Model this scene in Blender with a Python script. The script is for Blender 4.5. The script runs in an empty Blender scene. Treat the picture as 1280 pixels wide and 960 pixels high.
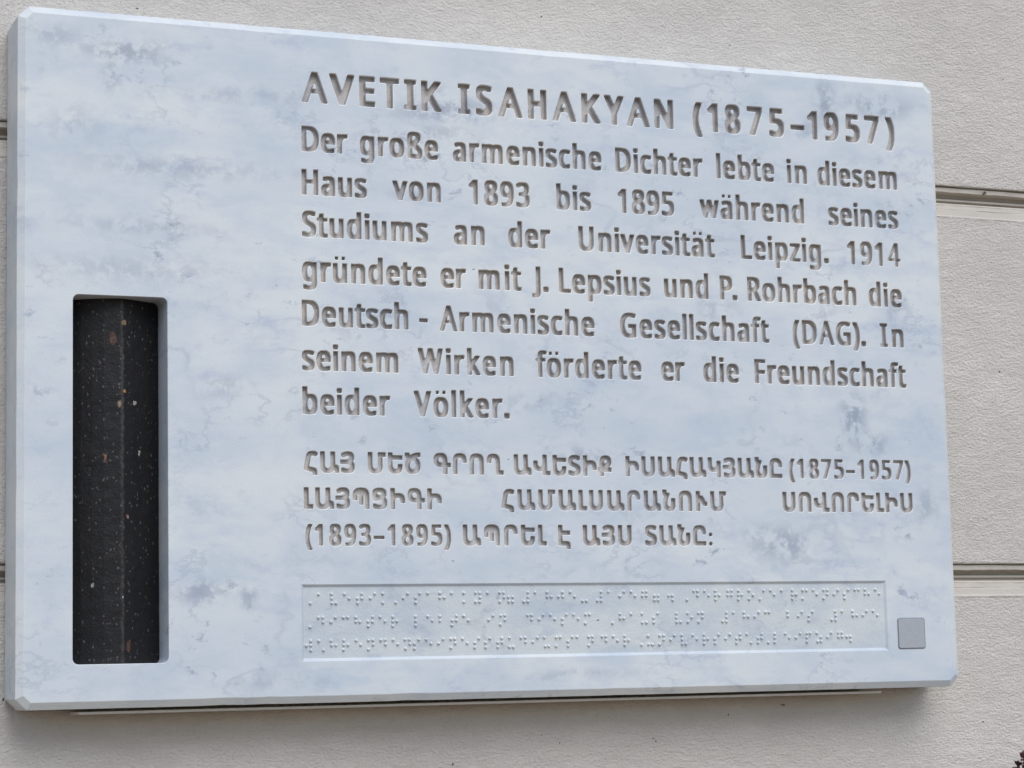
import bpy, math, random, re
from mathutils import Vector, Matrix, geometry
R_, C_, F_ = ([[0.9283864, -0.3709089, -0.0229181], [-0.0257233, -0.1256642, 0.9917393], [-0.3707249, -0.9201278, -0.126206]], [-0.221403, -1.274822, 0.006212], 2910.927)
sc = bpy.context.scene
# ---------------------------------------------------------------- camera
cam = bpy.data.cameras.new('camera'); co = bpy.data.objects.new('camera', cam); sc.collection.objects.link(co)
m = Matrix(R_).transposed().to_4x4(); m.translation = Vector(C_); co.matrix_world = m
cam.sensor_width = 36; cam.lens = F_ / 1280 * 36; cam.clip_start = .05; cam.clip_end = 500
cam.dof.use_dof = False
sc.camera = co
# ---------------------------------------------------------------- light: soft overcast sky, high in front of the wall
SUN_EL, SUN_AZ = math.radians(46), math.radians(4)     # azimuth from straight in front (-Y) towards +X
w = bpy.data.worlds.new('World'); sc.world = w; w.use_nodes = True
nt = w.node_tree; N = nt.nodes; N.clear()
out = N.new('ShaderNodeOutputWorld'); bg = N.new('ShaderNodeBackground'); sky = N.new('ShaderNodeTexSky')
sky.sky_type = 'NISHITA'; sky.sun_disc = False; sky.sun_elevation = SUN_EL
sky.sun_rotation = math.pi - SUN_AZ; sky.air_density = 1.0; sky.dust_density = 1.2; sky.ozone_density = 1.6
tc = N.new('ShaderNodeTexCoord'); sep = N.new('ShaderNodeSeparateXYZ'); mr = N.new('ShaderNodeMapRange'); mx = N.new('ShaderNodeMix')
mx.data_type = 'RGBA'; mr.inputs[1].default_value = -.03; mr.inputs[2].default_value = .03
nt.links.new(tc.outputs['Generated'], sep.inputs[0]); nt.links.new(sep.outputs[2], mr.inputs[0]); nt.links.new(mr.outputs[0], mx.inputs[0])
mx.inputs[6].default_value = (1.3, 1.05, .88, 1)        # street and pavement below the horizon
nt.links.new(sky.outputs[0], mx.inputs[7]); nt.links.new(mx.outputs[2], bg.inputs[0]); bg.inputs[1].default_value = .13
nt.links.new(bg.outputs[0], out.inputs[0])
sl = bpy.data.lights.new('sun', 'SUN'); sl.energy = 1.45; sl.angle = math.radians(46); sl.color = (1, .975, .95)
so = bpy.data.objects.new('sun', sl); sc.collection.objects.link(so)
sd = Vector((math.sin(SUN_AZ) * math.cos(SUN_EL), -math.cos(SUN_AZ) * math.cos(SUN_EL), math.sin(SUN_EL)))
so.rotation_euler = sd.to_track_quat('Z', 'Y').to_euler(); so.location = sd * 3
sc.view_settings.view_transform = 'Standard'; sc.view_settings.look = 'None'
sc.view_settings.exposure = 0.28; sc.view_settings.gamma = 1; sc.view_settings.use_curve_mapping = False
MM = .001
# ---------------------------------------------------------------- materials
def mat(name):
    m = bpy.data.materials.new(name); m.use_nodes = True
    return m, m.node_tree, m.node_tree.nodes['Principled BSDF']
class NB:
    def __init__(s, nt): s.nt = nt; s.l = nt.links
    def n(s, t, **k):
        q = s.nt.nodes.new(t)
        for a, b in k.items(): setattr(q, a, b)
        return q
    def set(s, sock, v):
        if hasattr(v, 'is_linked') or hasattr(v, 'links'): s.l.new(v, sock)
        else: sock.default_value = v
    def math(s, op, a, b=0., c=None, clamp=False):
        q = s.n('ShaderNodeMath', operation=op, use_clamp=clamp); s.set(q.inputs[0], a); s.set(q.inputs[1], b)
        if c is not None: s.set(q.inputs[2], c)
        return q.outputs[0]
    def vmath(s, op, a, b=(0, 0, 0)):
        q = s.n('ShaderNodeVectorMath', operation=op); s.set(q.inputs[0], a); s.set(q.inputs[1], b)
        return q.outputs['Value'] if op in ('LENGTH', 'DISTANCE') else q.outputs[0]
    def noise(s, vec, scale, detail=4, rough=.55, dist=0., col=False):
        q = s.n('ShaderNodeTexNoise'); s.l.new(vec, q.inputs['Vector']); q.inputs['Scale'].default_value = scale
        q.inputs['Detail'].default_value = detail; q.inputs['Roughness'].default_value = rough; q.inputs['Distortion'].default_value = dist
        return q.outputs['Color' if col else 'Fac']
    def ramp(s, v, a, b, lo=0., hi=1.):
        q = s.n('ShaderNodeMapRange', interpolation_type='SMOOTHSTEP'); s.l.new(v, q.inputs[0])
        q.inputs[1].default_value = a; q.inputs[2].default_value = b; q.inputs[3].default_value = lo; q.inputs[4].default_value = hi
        return q.outputs[0]
    def mix(s, f, a, b, blend='MIX'):
        q = s.n('ShaderNodeMix', data_type='RGBA', blend_type=blend); s.set(q.inputs[0], f)
        s.set(q.inputs[6], a if not isinstance(a, tuple) else a + (1,)); s.set(q.inputs[7], b if not isinstance(b, tuple) else b + (1,))
        return q.outputs[2]
    def map(s, vec, loc=(0, 0, 0), rot=(0, 0, 0), scale=(1, 1, 1)):
        q = s.n('ShaderNodeMapping'); s.l.new(vec, q.inputs[0]); q.inputs[1].default_value = loc
        q.inputs[2].default_value = rot; q.inputs[3].default_value = scale
        return q.outputs[0]
    def pos(s): return s.n('ShaderNodeNewGeometry').outputs['Position']
    def bump(s, h, dist, strength=1., nrm=None):
        q = s.n('ShaderNodeBump'); s.l.new(h, q.inputs['Height']); q.inputs['Distance'].default_value = dist
        q.inputs['Strength'].default_value = strength
        if nrm is not None: s.l.new(nrm, q.inputs['Normal'])
        return q.outputs[0]

# soft grey clouds of the marble at the places the stone shows them: x, z, half width, half height (mm), tilt, strength
CLOUDS = [(58, 365, 30, 9, .1, .8), (52, 350, 9, 14, 0, .6), (20, 372, 22, 9, .5, .5), (255, 345, 42, 10, .2, .8), (248, 352, 14, 12, 0, .5),
          (240, 330, 40, 7, -.1, .5), (512, 368, 10, 18, -.3, .8), (498, 350, 18, 9, .6, .5), (552, 368, 34, 9, -.1, .7), (525, 165, 12, 20, .4, .95),
          (536, 150, 16, 9, -.5, .8), (470, 86, 28, 12, -.4, .75), (455, 92, 14, 8, .3, .6), (430, 230, 20, 9, 0, .5), (340, 137, 22, 8, .2, .6),
          (102, 58, 16, 9, .2, .7), (128, 55, 8, 9, .2, .6), (60, 240, 70, 10, .03, .35), (90, 300, 80, 8, .06, .45), (70, 265, 55, 6, -.05, .4),
          (575, 110, 10, 18, .2, .5), (560, 235, 10, 12, 0, .5), (232, 292, 18, 5, 1.0, .4), (115, 175, 22, 9, .2, .4), (30, 320, 20, 16, 0, .35),
          (330, 8, 60, 4, .05, .35), (150, 8, 50, 5, -.05, .3), (560, 305, 14, 8, .3, .45), (130, 345, 60, 6, .03, .35), (300, 170, 30, 8, .3, .35)]
def marble(name, tone=(1, 1, 1), rough=.42, grime=0., grime_col=(.3, .24, .2), bump=.00012, grain=0.):
    m, nt, p = mat(name); b = NB(nt); P = b.vmath('SCALE', b.pos()); P.node.inputs['Scale'].default_value = 1
    warp = b.vmath('SUBTRACT', b.noise(P, 22, 3, .6, col=True), (.5, .5, .5))
    ws = b.n('ShaderNodeVectorMath', operation='SCALE'); b.l.new(warp, ws.inputs[0]); ws.inputs['Scale'].default_value = .014
    PW = b.vmath('ADD', P, ws.outputs[0])
    body = b.ramp(b.noise(b.map(P, scale=(.6, 1, 1.5)), 7, 4, .6), .36, .66)
    streak = b.ramp(b.noise(b.map(PW, rot=(0, .07, 0), scale=(1, 1, 4.5)), 9, 6, .62), .50, .72)
    cloud = b.ramp(b.noise(b.map(PW, rot=(0, -.5, 0), scale=(1, 1, 1.8)), 16, 6, .66), .54, .76)
    mott = b.noise(PW, 95, 5, .68)
    acc = None
    for x, z, hx, hz, rot, s in CLOUDS:
        q = b.vmath('LENGTH', b.map(PW, loc=(0, 0, 0), rot=(0, 0, 0)))
        v = b.vmath('SUBTRACT', PW, (x * MM, 0, z * MM))
        v = b.map(v, rot=(0, rot, 0), scale=(1000 / hx, 0, 1000 / hz))
        d = b.vmath('LENGTH', v)
        r = b.ramp(d, 1.25, .05, 0, s)
        acc = r if acc is None else b.math('MAXIMUM', acc, r)
    accm = b.math('MULTIPLY', acc, b.ramp(mott, .42, .57), clamp=True)
    vein_n = b.n('ShaderNodeTexNoise'); b.l.new(b.map(PW, rot=(0, .6, 0), scale=(1, 1, 2.2)), vein_n.inputs['Vector']); vein_n.inputs['Scale'].default_value = 11; vein_n.inputs['Detail'].default_value = 5
    vein = b.ramp(b.math('ABSOLUTE', b.math('SUBTRACT', vein_n.outputs[0], .5)), .022, .0)
    vein = b.math('MULTIPLY', vein, b.ramp(b.noise(P, 13, 2), .52, .68))
    c = b.mix(body, (.57, .62, .66), (.655, .69, .695))
    bl = b.ramp(b.noise(b.map(PW, rot=(0, .12, 0), scale=(.85, 1, 1.7)), 24, 5, .62), .42, .66)
    c = b.mix(b.math('MULTIPLY', bl, .5), c, (.475, .545, .625))
    sm = b.math('MULTIPLY', b.ramp(b.noise(b.map(PW, rot=(0, -.3, 0), scale=(.9, 1, 1.4)), 75, 6, .70), .57, .69), b.ramp(b.noise(b.map(P, loc=(1, 2, 5)), 15, 4, .6), .44, .62))
    c = b.mix(b.math('MULTIPLY', sm, .75), c, (.25, .29, .38))
    c = b.mix(b.math('MULTIPLY', streak, .45), c, (.42, .505, .61))
    c = b.mix(b.math('MULTIPLY', cloud, .5), c, (.40, .485, .585))
    c = b.mix(b.math('MULTIPLY', accm, .8), c, (.22, .265, .35))
    c = b.mix(b.math('MULTIPLY', vein, .34), c, (.34, .38, .46))
    mt = b.math('MULTIPLY', b.ramp(b.noise(b.map(PW, rot=(0, .25, 0), scale=(.8, 1, 1.5)), 44, 6, .7), .52, .72), b.ramp(b.noise(P, 6, 3), .40, .60))
    c = b.mix(b.math('MULTIPLY', mt, .5), c, (.34, .40, .53))
    v2 = b.ramp(b.math('ABSOLUTE', b.math('SUBTRACT', b.noise(b.map(PW, rot=(0, -.4, 0), scale=(1, 1, 1.7)), 26, 6, .62), .5)), .030, .0)
    v2 = b.math('MULTIPLY', v2, b.ramp(b.noise(b.map(P, loc=(3, 0, 1)), 17, 3), .50, .66))
    c = b.mix(b.math('MULTIPLY', v2, .34), c, (.30, .34, .43))
    # fine grey flecks and a few dark pinholes
    fleck = b.math('MULTIPLY', b.ramp(b.noise(PW, 240, 3, .7), .66, .74), b.ramp(b.noise(P, 20, 2), .5, .62))
    c = b.mix(b.math('MULTIPLY', fleck, .30), c, (.30, .33, .40))
    vo = b.n('ShaderNodeTexVoronoi'); b.l.new(b.map(PW, scale=(.45, 1, 1)), vo.inputs['Vector']); vo.inputs['Scale'].default_value = 123
    sel = b.n('ShaderNodeSeparateXYZ'); b.l.new(vo.outputs['Color'], sel.inputs[0])
    pit = b.math('MULTIPLY', b.ramp(vo.outputs['Distance'], .065, .025), b.ramp(sel.outputs[0], .92, .94))
    c = b.mix(b.math('MULTIPLY', pit, .72), c, (.07, .08, .10))
    c = b.mix(b.math('MULTIPLY', b.math('SUBTRACT', b.noise(P, 700, 2, .6), .5), .16, clamp=True), c, (.45, .5, .58))
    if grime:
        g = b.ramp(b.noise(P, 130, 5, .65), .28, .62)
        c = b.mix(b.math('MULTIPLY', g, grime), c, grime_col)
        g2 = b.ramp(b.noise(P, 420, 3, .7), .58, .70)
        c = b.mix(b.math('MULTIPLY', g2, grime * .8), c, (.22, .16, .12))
    if tone != (1, 1, 1): c = b.mix(1., c, tone, 'MULTIPLY')
    b.l.new(c, p.inputs['Base Color']); p.inputs['Roughness'].default_value = rough
    p.inputs['Specular IOR Level'].default_value = .4
    h = b.math('ADD', b.math('MULTIPLY', b.noise(P, 900 if not grain else 700, 4, .6), 1 + grain * 3), b.math('MULTIPLY', b.noise(P, 90, 3), 1.2))
    h = b.math('SUBTRACT', h, b.math('MULTIPLY', pit, 2.))
    b.l.new(b.bump(h, bump * (1 + grain), .8), p.inputs['Normal'])
    return m
M_marble = marble('marble')
M_cham = marble('marble_chamfer', tone=(1.15, 1.12, 1.07), rough=.5, bump=.0002)
M_cut = marble('highlit_cut_marble', tone=(1.42, 1.32, 1.2), rough=.5, bump=.0002)  # cut marble whitened further: highlight of the letter lips put into the colour
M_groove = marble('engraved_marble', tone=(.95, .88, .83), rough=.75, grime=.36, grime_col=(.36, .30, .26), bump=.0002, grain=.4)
M_panel = marble('sunk_marble', tone=(.93, .94, .93), rough=.6, grime=.03, bump=.00018, grain=.1)

def stucco(name, col, rough_bump=.0022, fine=1.):
    m, nt, p = mat(name); b = NB(nt); P = b.pos()
    wv = b.vmath('SUBTRACT', b.noise(P, 60, 2, col=True), (.5, .5, .5)); ws = b.n('ShaderNodeVectorMath', operation='SCALE'); b.l.new(wv, ws.inputs[0]); ws.inputs['Scale'].default_value = .006
    PW = b.vmath('ADD', P, ws.outputs[0])
    n1 = b.noise(b.map(PW, scale=(.75, 1, 1.15)), 640, 6, .66)
    n2 = b.noise(b.map(PW, scale=(.5, 1, 1.3)), 170, 3, .55)
    n3 = b.noise(P, 12, 2)
    h = b.math('ADD', b.math('MULTIPLY', n1, fine), b.math('ADD', b.math('MULTIPLY', n2, .5 * fine), b.math('MULTIPLY', n3, 1.6)))
    b.l.new(b.bump(h, rough_bump, 1.), p.inputs['Normal'])
    blot = b.ramp(b.noise(P, 9, 4, .6), .3, .7); c = b.mix(blot, tuple(v * .95 for v in col), tuple(min(1, v * 1.04) for v in col))
    dirt = b.math('MULTIPLY', b.ramp(b.noise(PW, 330, 3, .65), .6, .75), .22)
    c = b.mix(dirt, c, tuple(v * .62 for v in col))
    speck = b.ramp(b.noise(PW, 130, 2, .8), .735, .76); c = b.mix(speck, c, (.12, .10, .09))
    b.l.new(c, p.inputs['Base Color']); p.inputs['Roughness'].default_value = .85; p.inputs['Specular IOR Level'].default_value = .25
    return m
WCOL = (.72, .68, .625)
M_wall = stucco('rough_render', WCOL)
M_joint = stucco('smooth_render', (.56, .52, .46), .0004, .8)

def basalt():
    m, nt, p = mat('black_volcanic_stone'); b = NB(nt); P = b.pos()
    wv = b.vmath('SUBTRACT', b.noise(P, 300, 2, col=True), (.5, .5, .5)); ws = b.n('ShaderNodeVectorMath', operation='SCALE'); b.l.new(wv, ws.inputs[0]); ws.inputs['Scale'].default_value = .0026
    PW = b.vmath('ADD', P, ws.outputs[0])
    c = b.mix(b.noise(P, 30, 5, .6), (.0055, .0055, .0065), (.012, .011, .0115))
    for scl, th, size, colA, colB, amt in ((380, .88, .27, (.13, .11, .095), (.18, .17, .16), .45), (560, .70, .34, (.12, .10, .085), (.2, .2, .2), .45), (120, .955, .22, (.30, .13, .055), (.36, .29, .2), .7)):
        vo = b.n('ShaderNodeTexVoronoi'); b.l.new(b.map(PW, scale=(1, 1, .62)), vo.inputs['Vector']); vo.inputs['Scale'].default_value = scl
        se = b.n('ShaderNodeSeparateXYZ'); b.l.new(vo.outputs['Color'], se.inputs[0])
        f = b.math('MULTIPLY', b.ramp(se.outputs[0], th, th + .02), b.ramp(vo.outputs['Distance'], size, size * .45, 0, amt))
        c = b.mix(f, c, b.mix(se.outputs[1], colA, colB))
    for x, z, rx, rz, col in ((54.5, 202, 2.0, 4.2, (.10, .05, .032)), (61, 211, 1.6, 1.4, (.3, .2, .1)), (63.5, 30, 1.5, 3.4, (.12, .055, .035)),
                              (61.5, 172, 1.0, 1.1, (.42, .22, .07)), (67.5, 166, .9, 1.4, (.45, .42, .36)), (70.5, 138, 1.0, 1.9, (.42, .41, .38)),
                              (50.5, 134.5, .7, 2.2, (.3, .14, .08)), (63, 102, 1.0, 1.2, (.35, .2, .17)), (44, 64, .9, 1.3, (.5, .5, .47)), (60, 57, .8, .8, (.5, .42, .4))):
        d = b.vmath('LENGTH', b.map(b.vmath('SUBTRACT', PW, (x * MM, 0, z * MM)), scale=(1000 / rx, 0, 1000 / rz)))
        c = b.mix(b.math('MULTIPLY', b.ramp(d, 1.1, .7), b.ramp(b.noise(P, 900, 2), .35, .6, .35, 1.)), c, col)
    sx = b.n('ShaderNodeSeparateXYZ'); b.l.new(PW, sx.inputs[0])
    worn_highlight = b.ramp(b.math('ABSOLUTE', b.math('SUBTRACT', sx.outputs[0], .0599)), .0016, .0002)      # ridge highlight put into the colour, along its pale worn arris
    worn_highlight = b.math('MULTIPLY', worn_highlight, b.ramp(b.noise(P, 260, 3, .7), .32, .62, .05, .38))
    c = b.mix(worn_highlight, c, (.10, .095, .09))
    b.l.new(c, p.inputs['Base Color']); p.inputs['Roughness'].default_value = .5; p.inputs['Specular IOR Level'].default_value = .3
    b.l.new(b.bump(b.math('ADD', b.noise(P, 700, 4, .7), b.math('MULTIPLY', b.noise(P, 120, 3), 2)), .0004, .8), p.inputs['Normal'])
    return m
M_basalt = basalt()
def metal(name, col, rough, metallic=.0):
    m, nt, p = mat(name); b = NB(nt); P = b.pos()
    n = b.noise(b.map(P, scale=(1, 1, 6)), 220, 4, .6)
    b.l.new(b.mix(n, tuple(v * .8 for v in col), tuple(min(1, v * 1.15) for v in col)), p.inputs['Base Color'])
    p.inputs['Roughness'].default_value = rough; p.inputs['Metallic'].default_value = metallic
    b.l.new(b.bump(n, .00005), p.inputs['Normal'])
    return m
M_tag = metal('brushed_grey_plate', (.42, .44, .47), .42, .35)
M_tagedge = metal('plate_edge', (.20, .22, .26), .5, .2)
M_rail = metal('grey_metal', (.66, .64, .61), .5, .2)

# ---------------------------------------------------------------- helpers
def link(o, parent=None):
    sc.collection.objects.link(o)
    if parent is not None: o.parent = parent
    return o
def mesh(name, vs, fs, mats, parent=None, idx=None, smooth=False):
    me = bpy.data.meshes.new(name); me.from_pydata([tuple(c * MM for c in v) for v in vs], [], fs)
    for q in (mats if isinstance(mats, list) else [mats]): me.materials.append(q)
    if idx: me.polygons.foreach_set('material_index', idx)
    if smooth: me.polygons.foreach_set('use_smooth', [True] * len(me.polygons))
    me.update()
    return link(bpy.data.objects.new(name, me), parent)
def empty(name, parent=None, loc=(0, 0, 0)):
    o = bpy.data.objects.new(name, None); o.empty_display_size = .02; o.location = [c * MM for c in loc]
    return link(o, parent)
def area(P): return .5 * sum(P[i - 1][0] * P[i][1] - P[i][0] * P[i - 1][1] for i in range(len(P)))
def offset(P, d):
    """move every vertex of a counter-clockwise outline inwards by d (mitred, clamped)"""
    n = len(P); out = []
    for i in range(n):
        a, p, c = P[i - 1], P[i], P[(i + 1) % n]
        e1 = (p[0] - a[0], p[1] - a[1]); e2 = (c[0] - p[0], c[1] - p[1])
        l1 = math.hypot(*e1) or 1e-9; l2 = math.hypot(*e2) or 1e-9
        n1 = (-e1[1] / l1, e1[0] / l1); n2 = (-e2[1] / l2, e2[0] / l2)
        bx, by = n1[0] + n2[0], n1[1] + n2[1]; L = math.hypot(bx, by) or 1e-9
        bx /= L; by /= L; k = 1 / max(.55, bx * n1[0] + by * n1[1])
        out.append((p[0] + bx * d * k, p[1] + by * d * k))
    return out
def cdt_faces(loops):
    """triangles of the region inside the loops by parity (holes stay open)"""
    vs, es = [], []
    for L in loops:
        k = len(vs); vs += [Vector(p) for p in L]; es += [(k + i, k + (i + 1) % len(L)) for i in range(len(L))]
    ov, oe, of, _, eo, _ = geometry.delaunay_2d_cdt(vs, es, [], 0, 1e-5, True)
    cons = set()
    for e, src in zip(oe, eo):
        if src: cons.add((min(e), max(e)))
    adj = {}
    for fi, f in enumerate(of):
        for a, b in zip(f, f[1:] + f[:1]): adj.setdefault((min(a, b), max(a, b)), []).append(fi)
    par = {}; st = []
    for e, fl in adj.items():
        if len(fl) == 1 and fl[0] not in par: par[fl[0]] = 1 if e in cons else 0; st.append(fl[0])
    while st:
        f = st.pop(); F = of[f]
        for a, b in zip(F, F[1:] + F[:1]):
            e = (min(a, b), max(a, b))
            for g in adj[e]:
                if g not in par: par[g] = par[f] ^ (e in cons); st.append(g)
    return [(v.x, v.y) for v in ov], [f for i, f in enumerate(of) if par.get(i)]

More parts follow.
